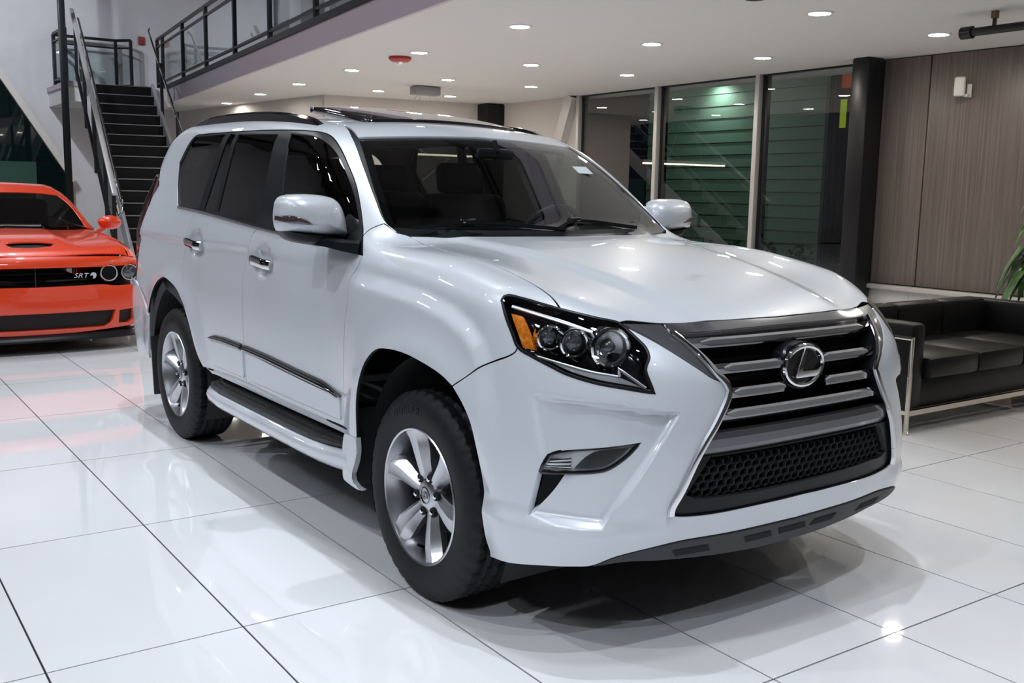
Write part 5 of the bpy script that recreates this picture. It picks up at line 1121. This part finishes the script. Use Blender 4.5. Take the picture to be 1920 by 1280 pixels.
# tall-hall track heads
def track_head(x, y, tx, ty, w, ang=62, tz=0, label=''):
    t = bpy.data.objects.new('track_light', None); COL.objects.link(t); t.location = (x, y, 6.0)
    d = (Vector((tx, ty, tz))-Vector((x, y, 6.0))).normalized(); t.rotation_euler = d.to_track_quat('-Z', 'Y').to_euler()
    mb = MB(); mb.lathe([(0, .14), (.05, .14), (.062, .10), (.065, -.08), (.058, -.08), (.05, .06), (0, .06)], None, 24); mb.obj('head', BLKM, t)
    mb = MB(); mb.lathe([(0, -.055), (.055, -.055)], None, 24); mb.obj('lens', emis('track_lens', (.92, .95, 1.0), 90.), t)
    l = bpy.data.lights.new('beam', 'SPOT'); l.energy = w; l.spot_size = math.radians(ang); l.spot_blend = .6; l.shadow_soft_size = .06; l.color = (.86, .92, 1.0)
    lo = bpy.data.objects.new('beam', l); COL.objects.link(lo); lo.parent = t; lo.location = (0, 0, -.09)
    tag(t, label, 'spotlight', 'track spotlights over the tall hall')
NTH = ['first', 'second', 'third', 'fourth', 'fifth', 'sixth', 'seventh', 'eighth', 'ninth']
heads = {-3.4: [(-9.8, -8, 0, 0), (-6.6, -5.0, .3, 0), (-3.4, -3.2, -.6, 0), (-.4, -.4, -.4, 0), (2.6, 1.8, -.6, 0), (5.5, 4.0, -1.4, 0)],
         1.0: [(-13.2, -17.6, 2.2, 3.6), (-12.4, -17.6, 4.0, 3.2), (-11.0, -11.5, 2.2, 0), (-7.4, -7.0, 1.2, 0), (-4.2, -4.0, 1.4, 0), (-1.2, -1.0, 1.5, 0), (1.9, 1.4, 1.3, 0), (4.8, 3.3, 1.4, 0), (7.2, 5.2, .6, 0)]}  # first two heads added to brighten the end wall
for y, lst in heads.items():
    for k, (x, tx, ty, tz) in enumerate(lst):
        track_head(x, y, tx, ty, HALL_SPOT, tz=tz, label='unseen black track spotlight, %s from the stair end of the track over the %s' % (NTH[k], 'white car' if y > 0 else 'open floor'))
for y in (-3.4, 1.0):
    mb = MB(); mb.span((-13.6, y-.02, 6.22), (8, y+.02, 6.26)); t = mb.obj('lighting_track', BLKM); tag(t, 'long black lighting track over the %s' % ('white car' if y > 0 else 'open tiled floor'), 'track')
# unseen fill lamps added under the hall ceiling and over the mezzanine deck
FILL_DISC = emis('hall_fill_disc', (.93, .96, 1.0), HALL_FILL)
fill0 = None; filln = {}
for x, y, txt in ((-13, -5, 'floor'), (-8, -5, 'floor'), (-3, -6, 'floor'), (2, -6, 'floor'), (6, -5, 'floor'), (-12, .5, 'coupe'), (-7, .5, 'coupe'), (-2, 0, 'suv'), (3, .5, 'suv'), (-14, 7, 'deck'), (-9, 7, 'deck'), (-4, 7, 'deck'), (2, 7, 'deck')):
    if fill0 is None:
        fill0 = bpy.data.objects.new('hall_fill_lamp', None); COL.objects.link(fill0); o = fill0
        mb = MB(); mb.lathe([(0, .40), (.02, .40), (.02, .20), (.16, .18), (.40, .0), (.385, .0), (.15, .14), (0, .14)], None, 28); mb.obj('reflector', BLKM, fill0)
        mb = MB(); mb.lathe([(0, .03), (.355, .03)], None, 28); mb.obj('disc', FILL_DISC, fill0)
    else: o = copy_tree(fill0)
    o.location = (x, y, 6.19)
    filln[txt] = filln.get(txt, -1)+1
    tag(o, 'round added fill lamp, %s from the stair end above the %s' % (NTH[filln[txt]], {'floor': 'open tiled floor', 'coupe': 'orange coupe', 'suv': 'white SUV', 'deck': 'mezzanine deck'}[txt]), 'lamp', 'added fill lamps above the '+{'floor': 'open floor', 'coupe': 'orange coupe', 'suv': 'white SUV', 'deck': 'mezzanine'}[txt])
# suspended linear lamp with its power box and wires
pd = thing('pendant_lamp', 'slim linear pendant lamp hung on four wires from a grey ceiling box', 'lamp', (-9.35, 6.75, 2.0))
mb = MB(); mb.box((0, 0, .02), (.07, 1.9, .05), .004); mb.obj('bar', ALU, pd)
mb = MB(); mb.box((0, 0, -.018), (.060, 1.86, .026)); mb.obj('diffuser', emis('pendant_light', (1, .80, .55), 18), pd)
mb = MB(); mb.box((.0, 0, .93), (.22, .42, .12), .01); mb.obj('power_box', mat('grey_box', (.30, .30, .30), .5), pd)
for a, b in ((-.12, -.85), (-.06, -.4), (.06, .4), (.12, .85)):
    mb = MB(); mb.tube([(0, a, .88), (0, b, .04)], .004, 5, up=(1, 0, 0)); mb.obj('wire', ALU, pd)
# red strobe
st = thing('alarm_strobe', 'red ceiling alarm strobe with clear lens near the slab edge', 'alarm', (-6.55, 4.80, 3.0))
mb = MB(); mb.lathe([(0, 0), (.13, 0), (.135, -.03), (.10, -.055), (0, -.06)], None, 28); mb.obj('housing', mat('alarm_red', (.40, .02, .012), .4), st)
mb = MB(); mb.lathe([(.035, -.058), (.030, -.085), (0, -.095)], None, 16); mb.obj('strobe_lens', mat('strobe_clear', (.8, .8, .82), .1), st)
# sprinkler pipe under the slab
pp = thing('sprinkler_pipe', 'black steel sprinkler pipe hung below the white ceiling', 'pipe', (0, 0, 0))
mb = MB(); mb.tube([(-.74, 7.10, 2.85), (2.6, 7.06, 2.85)], .035, 14); mb.obj('pipe', BLKM, pp)
mb = MB(); mb.tube([(-.80, 7.10, 2.85), (-.70, 7.10, 2.85)], .052, 14); mb.obj('end_cap', BLKM, pp)
for x in (-.51, 1.2):
    mb = MB(); mb.bar((x, 7.095, 2.87), (x, 7.095, 2.94), .03, .02); mb.obj('hanger', mat('brass_hanger', (.20, .12, .05), .4, .8) if False else BLKM, pp)
    mb = MB(); mb.bar((x, 7.095, 2.94), (x, 7.095, 3.0), .045, .045); mb.obj('bracket', mat('brown_bracket', (.14, .08, .05), .5), pp)
sp = thing('ceiling_sprinkler', 'dark sprinkler head under the ceiling above the white hood', 'sprinkler', (-.92, 4.66, 3.0))
mb = MB(); mb.lathe([(0, 0), (.05, 0), (.05, -.02), (.015, -.03), (.015, -.12), (.0, -.12)], None, 16); mb.obj('stem', BLKM, sp)
mb = MB(); mb.lathe([(0, -.12), (.06, -.125), (.07, -.14), (.0, -.145)], None, 20); mb.obj('deflector', BLKM, sp)
# motion sensor on the wood wall
ms = thing('motion_sensor', 'small white motion sensor bracketed to the wood-panelled wall', 'sensor', (-1.90, 9.02, 2.56))
mb = MB(); mb.box((-.02, -.09, .06), (.11, .07, .20), .02, Matrix.Rotation(math.radians(25), 3, 'Z'), 3); mb.obj('body', mat('sensor_white', (.75, .75, .72), .4), ms)
mb = MB(); mb.box((.03, -.03, -.03), (.05, .07, .03), .008); mb.box((.04, -.005, .02), (.05, .02, .14), .006); mb.obj('bracket', WHITEP, ms)
mb = MB(); mb.box((-.045, -.126, .045), (.03, .006, .012), 0, Matrix.Rotation(math.radians(25), 3, 'Z')); mb.obj('status_light', emis('blue_led', (.3, .4, 1), 2.0), ms)
# ---- stair, parallel to the slab edge
ang = math.atan2(-(FB-FA).y, -(FB-FA).x); RISE, RUN, NS, SW = .192, .285, 17, 1.02
stair = thing('staircase', 'open steel staircase with black treads rising to the mezzanine', 'staircase', (-15.72, 3.38, 0), ang)
TREAD = mat('black_stair_tread', (.006, .006, .008), .4, spec=.25); NOS = mat('nosing_steel', (.35, .35, .38), .3, .9); STR = mat('pale_stringer', (.45, .44, .50), .4, .2)
mb = MB(); mb.box((RUN/2, SW/2, -.02), (RUN+.02, SW, .04), .004); tre = mb.mesh('tread'); tre.materials.append(TREAD)
mb = MB(); mb.box((0, SW/2, -RISE/2), (.012, SW, RISE)); ris = mb.mesh('riser'); ris.materials.append(TREAD)
mb = MB(); mb.box((RUN+.012, SW/2, -.006), (.022, SW, .016), .003); nos = mb.mesh('nosing'); nos.materials.append(NOS)
for k in range(NS):
    z = 3.27-RISE*k; x = RUN*(k-1)
    t = link('tread', tre, None, stair); t.location = (x, 0, z)
    r = link('riser', ris, None, stair); r.location = (x+RUN, 0, z-.03)
    nn = link('nosing', nos, None, t)
L = RUN*(NS-1)
for w, nm in ((-.03, 'near'), (SW+.03, 'far')):
    mb = MB(); mb.bar((-.1, w, 3.20), (L, w, 3.20-RISE*(NS-1)), .05, .30, bev=.004); mb.obj('stringer', STR, stair)
slope = RISE/RUN
def rz_(x, h): return 3.27-slope*x+h
rail = stair; BO = -.16
mb = MB(); mb.bar((-.45, -.10+BO, rz_(-.45, 1.05)), (L-.15, -.10+BO, rz_(L-.15, 1.0)), .07, .05, bev=.01); mb.obj('top_rail', ALU, rail)
mb = MB(); mb.tube([(-.4, .0+BO, rz_(-.4, .92)), (L-.2, .0+BO, rz_(L-.2, .88)), (L-.08, .0+BO, rz_(L-.08, .82)), (L-.10+BO, -.03+BO, rz_(L-.1, .72)), (L-.3, -.08+BO, rz_(L-.3, .80))], .025, 8); mb.obj('handrail', CHROME, rail)
mb = MB(); mb.bar((-.2, -.10+BO, rz_(-.2, .16)), (L-.2, -.10+BO, rz_(L-.2, .16)), .05, .05); mb.obj('bottom_rail', BLKM, rail)
for x in (0.0, 1.15, 2.3, 3.45, L-.25):
    mb = MB(); mb.bar((x, -.10+BO, rz_(x, -.1)), (x, -.10+BO, rz_(x, 1.0)), .05, .05, up=(1, 0, 0)); mb.obj('post', BLKM, rail)
for a, b in ((0, 1.15), (1.15, 2.3), (2.3, 3.45), (3.45, L-.25)):
    raw('glass_panel', [(a+.05, -.10+BO, rz_(a+.05, .2)), (b-.05, -.10+BO, rz_(b-.05, .2)), (b-.05, -.10+BO, rz_(b-.05, .93)), (a+.05, -.10+BO, rz_(a+.05, .93))], [(0, 1, 2, 3)], RAILGLASS, rail)
mb = MB(); mb.tube([(-.30, SW+.06, rz_(-.30, .90)), (-.2, SW+.02, rz_(-.2, .90)), (L-.1, SW+.02, rz_(L-.1, .90))], .022, 8); mb.obj('handrail', CHROME, stair)
for x in (.8, 2.2, 3.6):
    mb = MB(); mb.bar((x, SW+.06, rz_(x, -.1)), (x, SW+.06, rz_(x, .9)), .05, .05, up=(1, 0, 0)); mb.obj('post', BLKM, stair)
# landing block and its guard rails
mb = MB(); mb.prism([(-17.6, 2.97), (-15.72, 2.97), (-15.72, 4.86), (-17.6, 4.97)], 2.93, 3.27); struct(mb.obj('trim_landing', WHITEP))
mb = MB(); mb.prism([(-17.6, 2.94), (-15.70, 2.94), (-15.70, 3.30), (-15.75, 3.30), (-15.75, 3.0), (-17.6, 3.0)], 3.20, 3.29); struct(mb.obj('trim_landing_edge', FASC))
def guard(name, label, pts, z0, h=1.02, glass=True, mids=True):
    t = thing(name, label, 'railing', (pts[0][0], pts[0][1], z0)); o = Vector((pts[0][0], pts[0][1], 0))
    for p in pts:
        mb = MB(); q = Vector((p[0], p[1], 0))-o; mb.span((q.x-.028, q.y-.028, 0), (q.x+.028, q.y+.028, h)); mb.obj('post', BLKM, t)
    for a, b in zip(pts, pts[1:]):
        p, q = Vector((a[0], a[1], 0))-o, Vector((b[0], b[1], 0))-o
        for z, w in ((h, .05), (h-.15, .03), (.14, .035)):
            mb = MB(); mb.bar((p.x, p.y, z), (q.x, q.y, z), .045, w); mb.obj('rail', BLKM, t)
        raw('glass_panel', [(p.x, p.y, .18), (q.x, q.y, .18), (q.x, q.y, h-.18), (p.x, p.y, h-.18)], [(0, 1, 2, 3)], RAILGLASS, t)
    return t
guard('landing_rail', 'black steel guard rail with glass on the open side of the stair landing', [(-16.22, 3.04), (-17.25, 3.04)], 3.27)
guard('landing_rail', 'black steel guard rail with glass at the back of the stair landing', [(-17.40, 3.06), (-17.40, 4.22), (-17.15, 4.45)], 3.27)
ps = [tuple(edge(x, -.06).xy) for x in (-17.2, -16.6, -14.6, -12.66, -10.71, -8.8, -6.85, -4.9, -2.95, -1.0, .95)]
guard('mezzanine_rail', 'long black steel guard rail with glass along the mezzanine edge', ps, 3.335)
mb = MB(); mb.span((-15.58, 2.80, 0), (-15.47, 2.91, 5.6), .01); struct(mb.obj('trim_stair_column', BLKM))
mb = MB(); mb.box((-17.57, 4.78, 4.36), (.06, .12, .16), .01); t = mb.obj('fire_alarm_pull', mat('dim_red', (.25, .02, .03), .5)); tag(t, 'small red fire alarm box on the wall above the stair', 'alarm')
# things standing on the mezzanine seen through its rail
for k, (x, c) in enumerate(((-13.6, (.52, .53, .56)), (-11.7, (.30, .32, .33)), (-9.9, (.62, .64, .68)), (-7.6, (.20, .20, .22)))):
    p = edge(x, -1.6); mb = MB(); mb.box((0, 0, 1.2), (1.25, .08, 2.4), .01); t = mb.obj('partition', mat('partition_%d' % k, c, .5)); t.location = (p.x, p.y, 3.26); t.rotation_euler = (0, 0, ang)
    tag(t, ['pale grey', 'dark grey', 'off-white', 'charcoal'][k]+' partition panel standing on the mezzanine behind the rail', 'partition')
# ---- black leather sofa
LEA = mat('black_leather', (.0045, .0045, .005), .40, spec=.32, bump=(55, .25, .004)); SCH = mat('sofa_chrome', (.72, .66, .58), .12, 1.0)
so = thing('sofa', 'black leather box sofa in a chrome tube frame by the wood wall', 'sofa', (.72, 4.42, 0))
SL = 1.98; SD = .78
mb = MB(); mb.span((-SD+.02, .03, .14), (-.03, SL-.03, .34), .02); mb.obj('base', LEA, so)
for k in range(3):
    a = .165+k*.55; mb = MB(); mb.span((-SD+.16, a+.003, .335), (.035, a+.547, .475), .035); mb.obj('seat_cushion', LEA, so)
for k in range(3):
    a = .165+k*.55; mb = MB(); mb.span((-SD+.03, a+.003, .36), (-SD+.19, a+.547, .72), .035); mb.obj('back_cushion', LEA, so)
for y in (.085, SL-.085):
    mb = MB(); mb.span((-SD+.03, y-.075, .15), (-.01, y+.075, .705 if y > 1 else .69), .03); mb.obj('armrest', LEA, so)
for y, s in ((.0, -1), (SL, 1)):
    mb = MB(); mb.tube([(0, y, .02), (0, y, .60), (-SD, y, .60), (-SD, y, .02)], .016, 8, up=(0, 1, 0)); mb.obj('frame_loop', SCH, so)
    mb = MB(); mb.bar((.0, y, .135), (-SD, y, .135), .024, .024); mb.bar((-.0, y, .36), (.0, y+.02*s, .36), .01); mb.obj('side_rail', SCH, so)
mb = MB(); mb.bar((0, 0, .135), (0, SL, .135), .028, .032); mb.obj('front_rail', SCH, so)
for x in (0, -SD):
    for y in (0, SL):
        mb = MB(); mb.lathe([(.0, 0), (.022, 0), (.022, .012), (.012, .024), (0, .024)], Matrix.Translation((x, y, 0)), 14); mb.obj('foot', SCH, so)
# ---- potted plant beyond the sofa
LEAF = mat('leaf_green', (.045, .13, .03), .35, noise=(8, .3))
pl = thing('potted_plant', 'tall leafy green plant in a dark pot by the wood wall', 'plant', (.06, 7.30, 0))
mb = MB(); mb.lathe([(0, 0), (.17, 0), (.22, .42), (.20, .42), (.185, .36), (0, .36)], None, 28); mb.obj('pot', BLKM, pl)
mb = MB(); mb.lathe([(0, .37), (.19, .37)], None, 24); mb.obj('soil', mat('soil', (.02, .014, .01), .9), pl)
rnd = random.Random(5)
V = []; nl = 0
for sx, sy, h in ((0, 0, 1.35), (.05, .04, 1.0), (-.05, -.03, .80)):
    mb = MB(); mb.tube([(sx, sy, .36), (sx*1.5, sy*1.5, .36+h*.5), (sx*2, sy*2, .36+h)], .018, 8); mb.obj('stem', mat('stem_brown', (.10, .08, .04), .7), pl)
    for k in range(30):
        z = .36+h*(.55+.47*rnd.random()); a = rnd.random()*TAU; ln = .22+.14*rnd.random(); up = .25+.40*rnd.random(); w = .046+.016*rnd.random()
        pts = []
        for i in range(7):
            t = i/6; r = ln*t; zz = z+up*ln*2*t-1.6*ln*t*t*(.7+.6*rnd.random()*0+.5); pts.append((r, zz, w*math.sin(math.pi*min(.98, .08+.9*t))**.7))
        VV = []; Fc = []
        for r, zz, ww in pts:
            cx, cy = sx*1.8+r*math.cos(a), sy*1.8+r*math.sin(a)
            VV += [(cx+ww*math.sin(a), cy-ww*math.cos(a), zz+.006), (cx, cy, zz-.004), (cx-ww*math.sin(a), cy+ww*math.cos(a), zz+.006)]
        for i in range(6): Fc += [(3*i, 3*i+1, 3*i+4, 3*i+3), (3*i+1, 3*i+2, 3*i+5, 3*i+4)]
        raw('leaf', VV, Fc, LEAF, pl, 60)
# ---- outside: green clad neighbour, street bits
nb = thing('neighbour_building', 'green clapboard building outside the big windows', 'building', (-11.84, 13.6, -.1))
GREEN = mat('green_siding', (.125, .20, .165), .6)
mb = MB(); mb.span((0, .03, 0), (4.62, .25, 5.2)); mb.obj('wall', GREEN, nb)
mb = MB()
for y_, z_ in ((.03, 0), (-.035, 0), (-.012, .23), (.03, .23)): mb.bm.verts.new((0, y_, z_)); mb.bm.verts.new((4.62, y_, z_))
mb.bm.verts.ensure_lookup_table(); v = mb.bm.verts
for q in ((0, 2, 3, 1), (2, 4, 5, 3), (4, 6, 7, 5), (0, 6, 4, 2), (1, 3, 5, 7)): mb.bm.faces.new([v[i] for i in q])
shm = mb.mesh('siding_board'); shm.materials.append(GREEN)
for k in range(22):
    o = link('siding_board', shm, None, nb); o.location = (0, 0, k*.232)
mb = MB(); mb.span((4.55, -.05, 0), (4.62, .25, 5.2)); mb.obj('corner_board', mat('dark_teal', (.012, .03, .035), .5), nb)
fl_ = MB(); fl_.box((2.05, -.30, 3.75), (.22, .14, .10), .01); fl_.obj('flood_head', BLKM, nb); fl_ = MB(); fl_.bar((2.05, .0, 3.85), (2.05, -.3, 3.78), .03); fl_.obj('flood_arm', BLKM, nb)
wf = thing('fill_floodlight', 'unseen black floodlight on an arm, added to brighten the green clapboard wall', 'lamp', (-9.82, 9.9, 4.6))
mb = MB(); mb.bar((0, 0, 0), (0, .42, 0), .05, .05); mb.obj('arm', BLKM, wf)
mb = MB(); mb.box((0, .46, .02), (.26, .10, .18), .01, Matrix.Rotation(math.radians(-32), 3, 'X')); mb.obj('head', BLKM, wf)
for nm, e, loc, rot, sz in (('flood', 60, (2.05, -.30, 3.66), (math.radians(25), 0, 0), 150), ('flood', 130, (1.8, -3.12, 4.6), (math.radians(58), 0, 0), 110)):  # second flood is added, out of view, to brighten the green boards
    l = bpy.data.lights.new(nm, 'SPOT'); l.energy = e; l.spot_size = math.radians(sz); l.spot_blend = .9; l.color = (.85, 1, .86); l.shadow_soft_size = .1
    lo = bpy.data.objects.new(nm, l); COL.objects.link(lo); lo.parent = nb; lo.location = loc; lo.rotation_euler = rot
HEDGE = mat('night_hedge', (.02, .10, .035), .6); rnd = random.Random(11)
for k, x in enumerate((-6.9, -6.1, -5.3, -4.6)):
    mb = MB()
    for i in range(130):
        a, b = rnd.random()*TAU, rnd.random()*math.pi; r = .30*(.6+.4*rnd.random()); c = Vector((r*math.sin(b)*math.cos(a), r*math.sin(b)*math.sin(a)*.7, .38+r*1.15*math.cos(b)))
        u = Vector((rnd.uniform(-1, 1), rnd.uniform(-1, 1), rnd.uniform(-.3, 1))).normalized()*.055; v = u.cross(Vector((rnd.uniform(-1, 1), rnd.uniform(-1, 1), .3))).normalized()*.03
        mb.bm.faces.new([mb.bm.verts.new(c+w_) for w_ in (-u, v, u, -v)])
    t = thing('garden_shrub', 'low green shrub at the foot of the green wall, %s from its dark corner board' % NTH[3-k], 'shrub', (x-2.6, 13.0, -.1), 0, 'shrubs along the green wall'); f = mb.obj('foliage', HEDGE, t); f['kind'] = 'stuff'
    mb = MB(); mb.tube([(0, 0, 0), (0, 0, .35)], .02, 6); mb.obj('stem', mat('shrub_stem', (.05, .035, .02), .8), t)
mb = MB(); mb.span((-18, 9.95, -.25), (9, 26, -.1)); struct(mb.obj('ground_outside', mat('asphalt', (.02, .02, .022), .7)))
sg = thing('street_sign', 'yellow-green street warning sign on a post outside the window', 'sign', (-10.36, 18.0, -.1))
mb = MB(); mb.tube([(0, 0, 0), (0, 0, 3.4)], .03, 8); mb.obj('post', BLKM, sg)
mb = MB(); mb.box((0, -.04, 3.38), (.26, .02, .62), .01); mb.obj('plate', mat('sign_yellow', (.45, .62, .02), .4, emit=(.45, .62, .02), es=.35), sg)
shp = thing('shop_building', 'dark shop building with a red lit awning across the street', 'building', (-10.3, 18.9, -.1))
mb = MB(); mb.span((-1.0, 0, 0), (1.0, 1.6, 5.7)); mb.obj('wall', mat('night_brick', (.01, .008, .008), .8), shp)
mb = MB(); mb.span((-.9, -.5, 4.05), (.9, 0, 4.8)); mb.obj('awning', mat('awning_red', (.5, .07, .02), .5, emit=(.5, .07, .02), es=.25), shp)
scn = thing('street_lamp', 'distant street lamp glowing across the dark street', 'lamp', (-7.6, 24, -.1)); mb = MB(); mb.tube([(0, 0, 0), (0, 0, 3.0)], .05, 8); mb.obj('pole', BLKM, scn); mb = MB(); mb.lathe([(0, .1), (.08, .04), (.08, -.04), (0, -.1)], Matrix.Translation((0, 0, 2.9)), 12); mb.obj('globe', emis('cyan_glow', (.35, .9, .8), 5), scn)
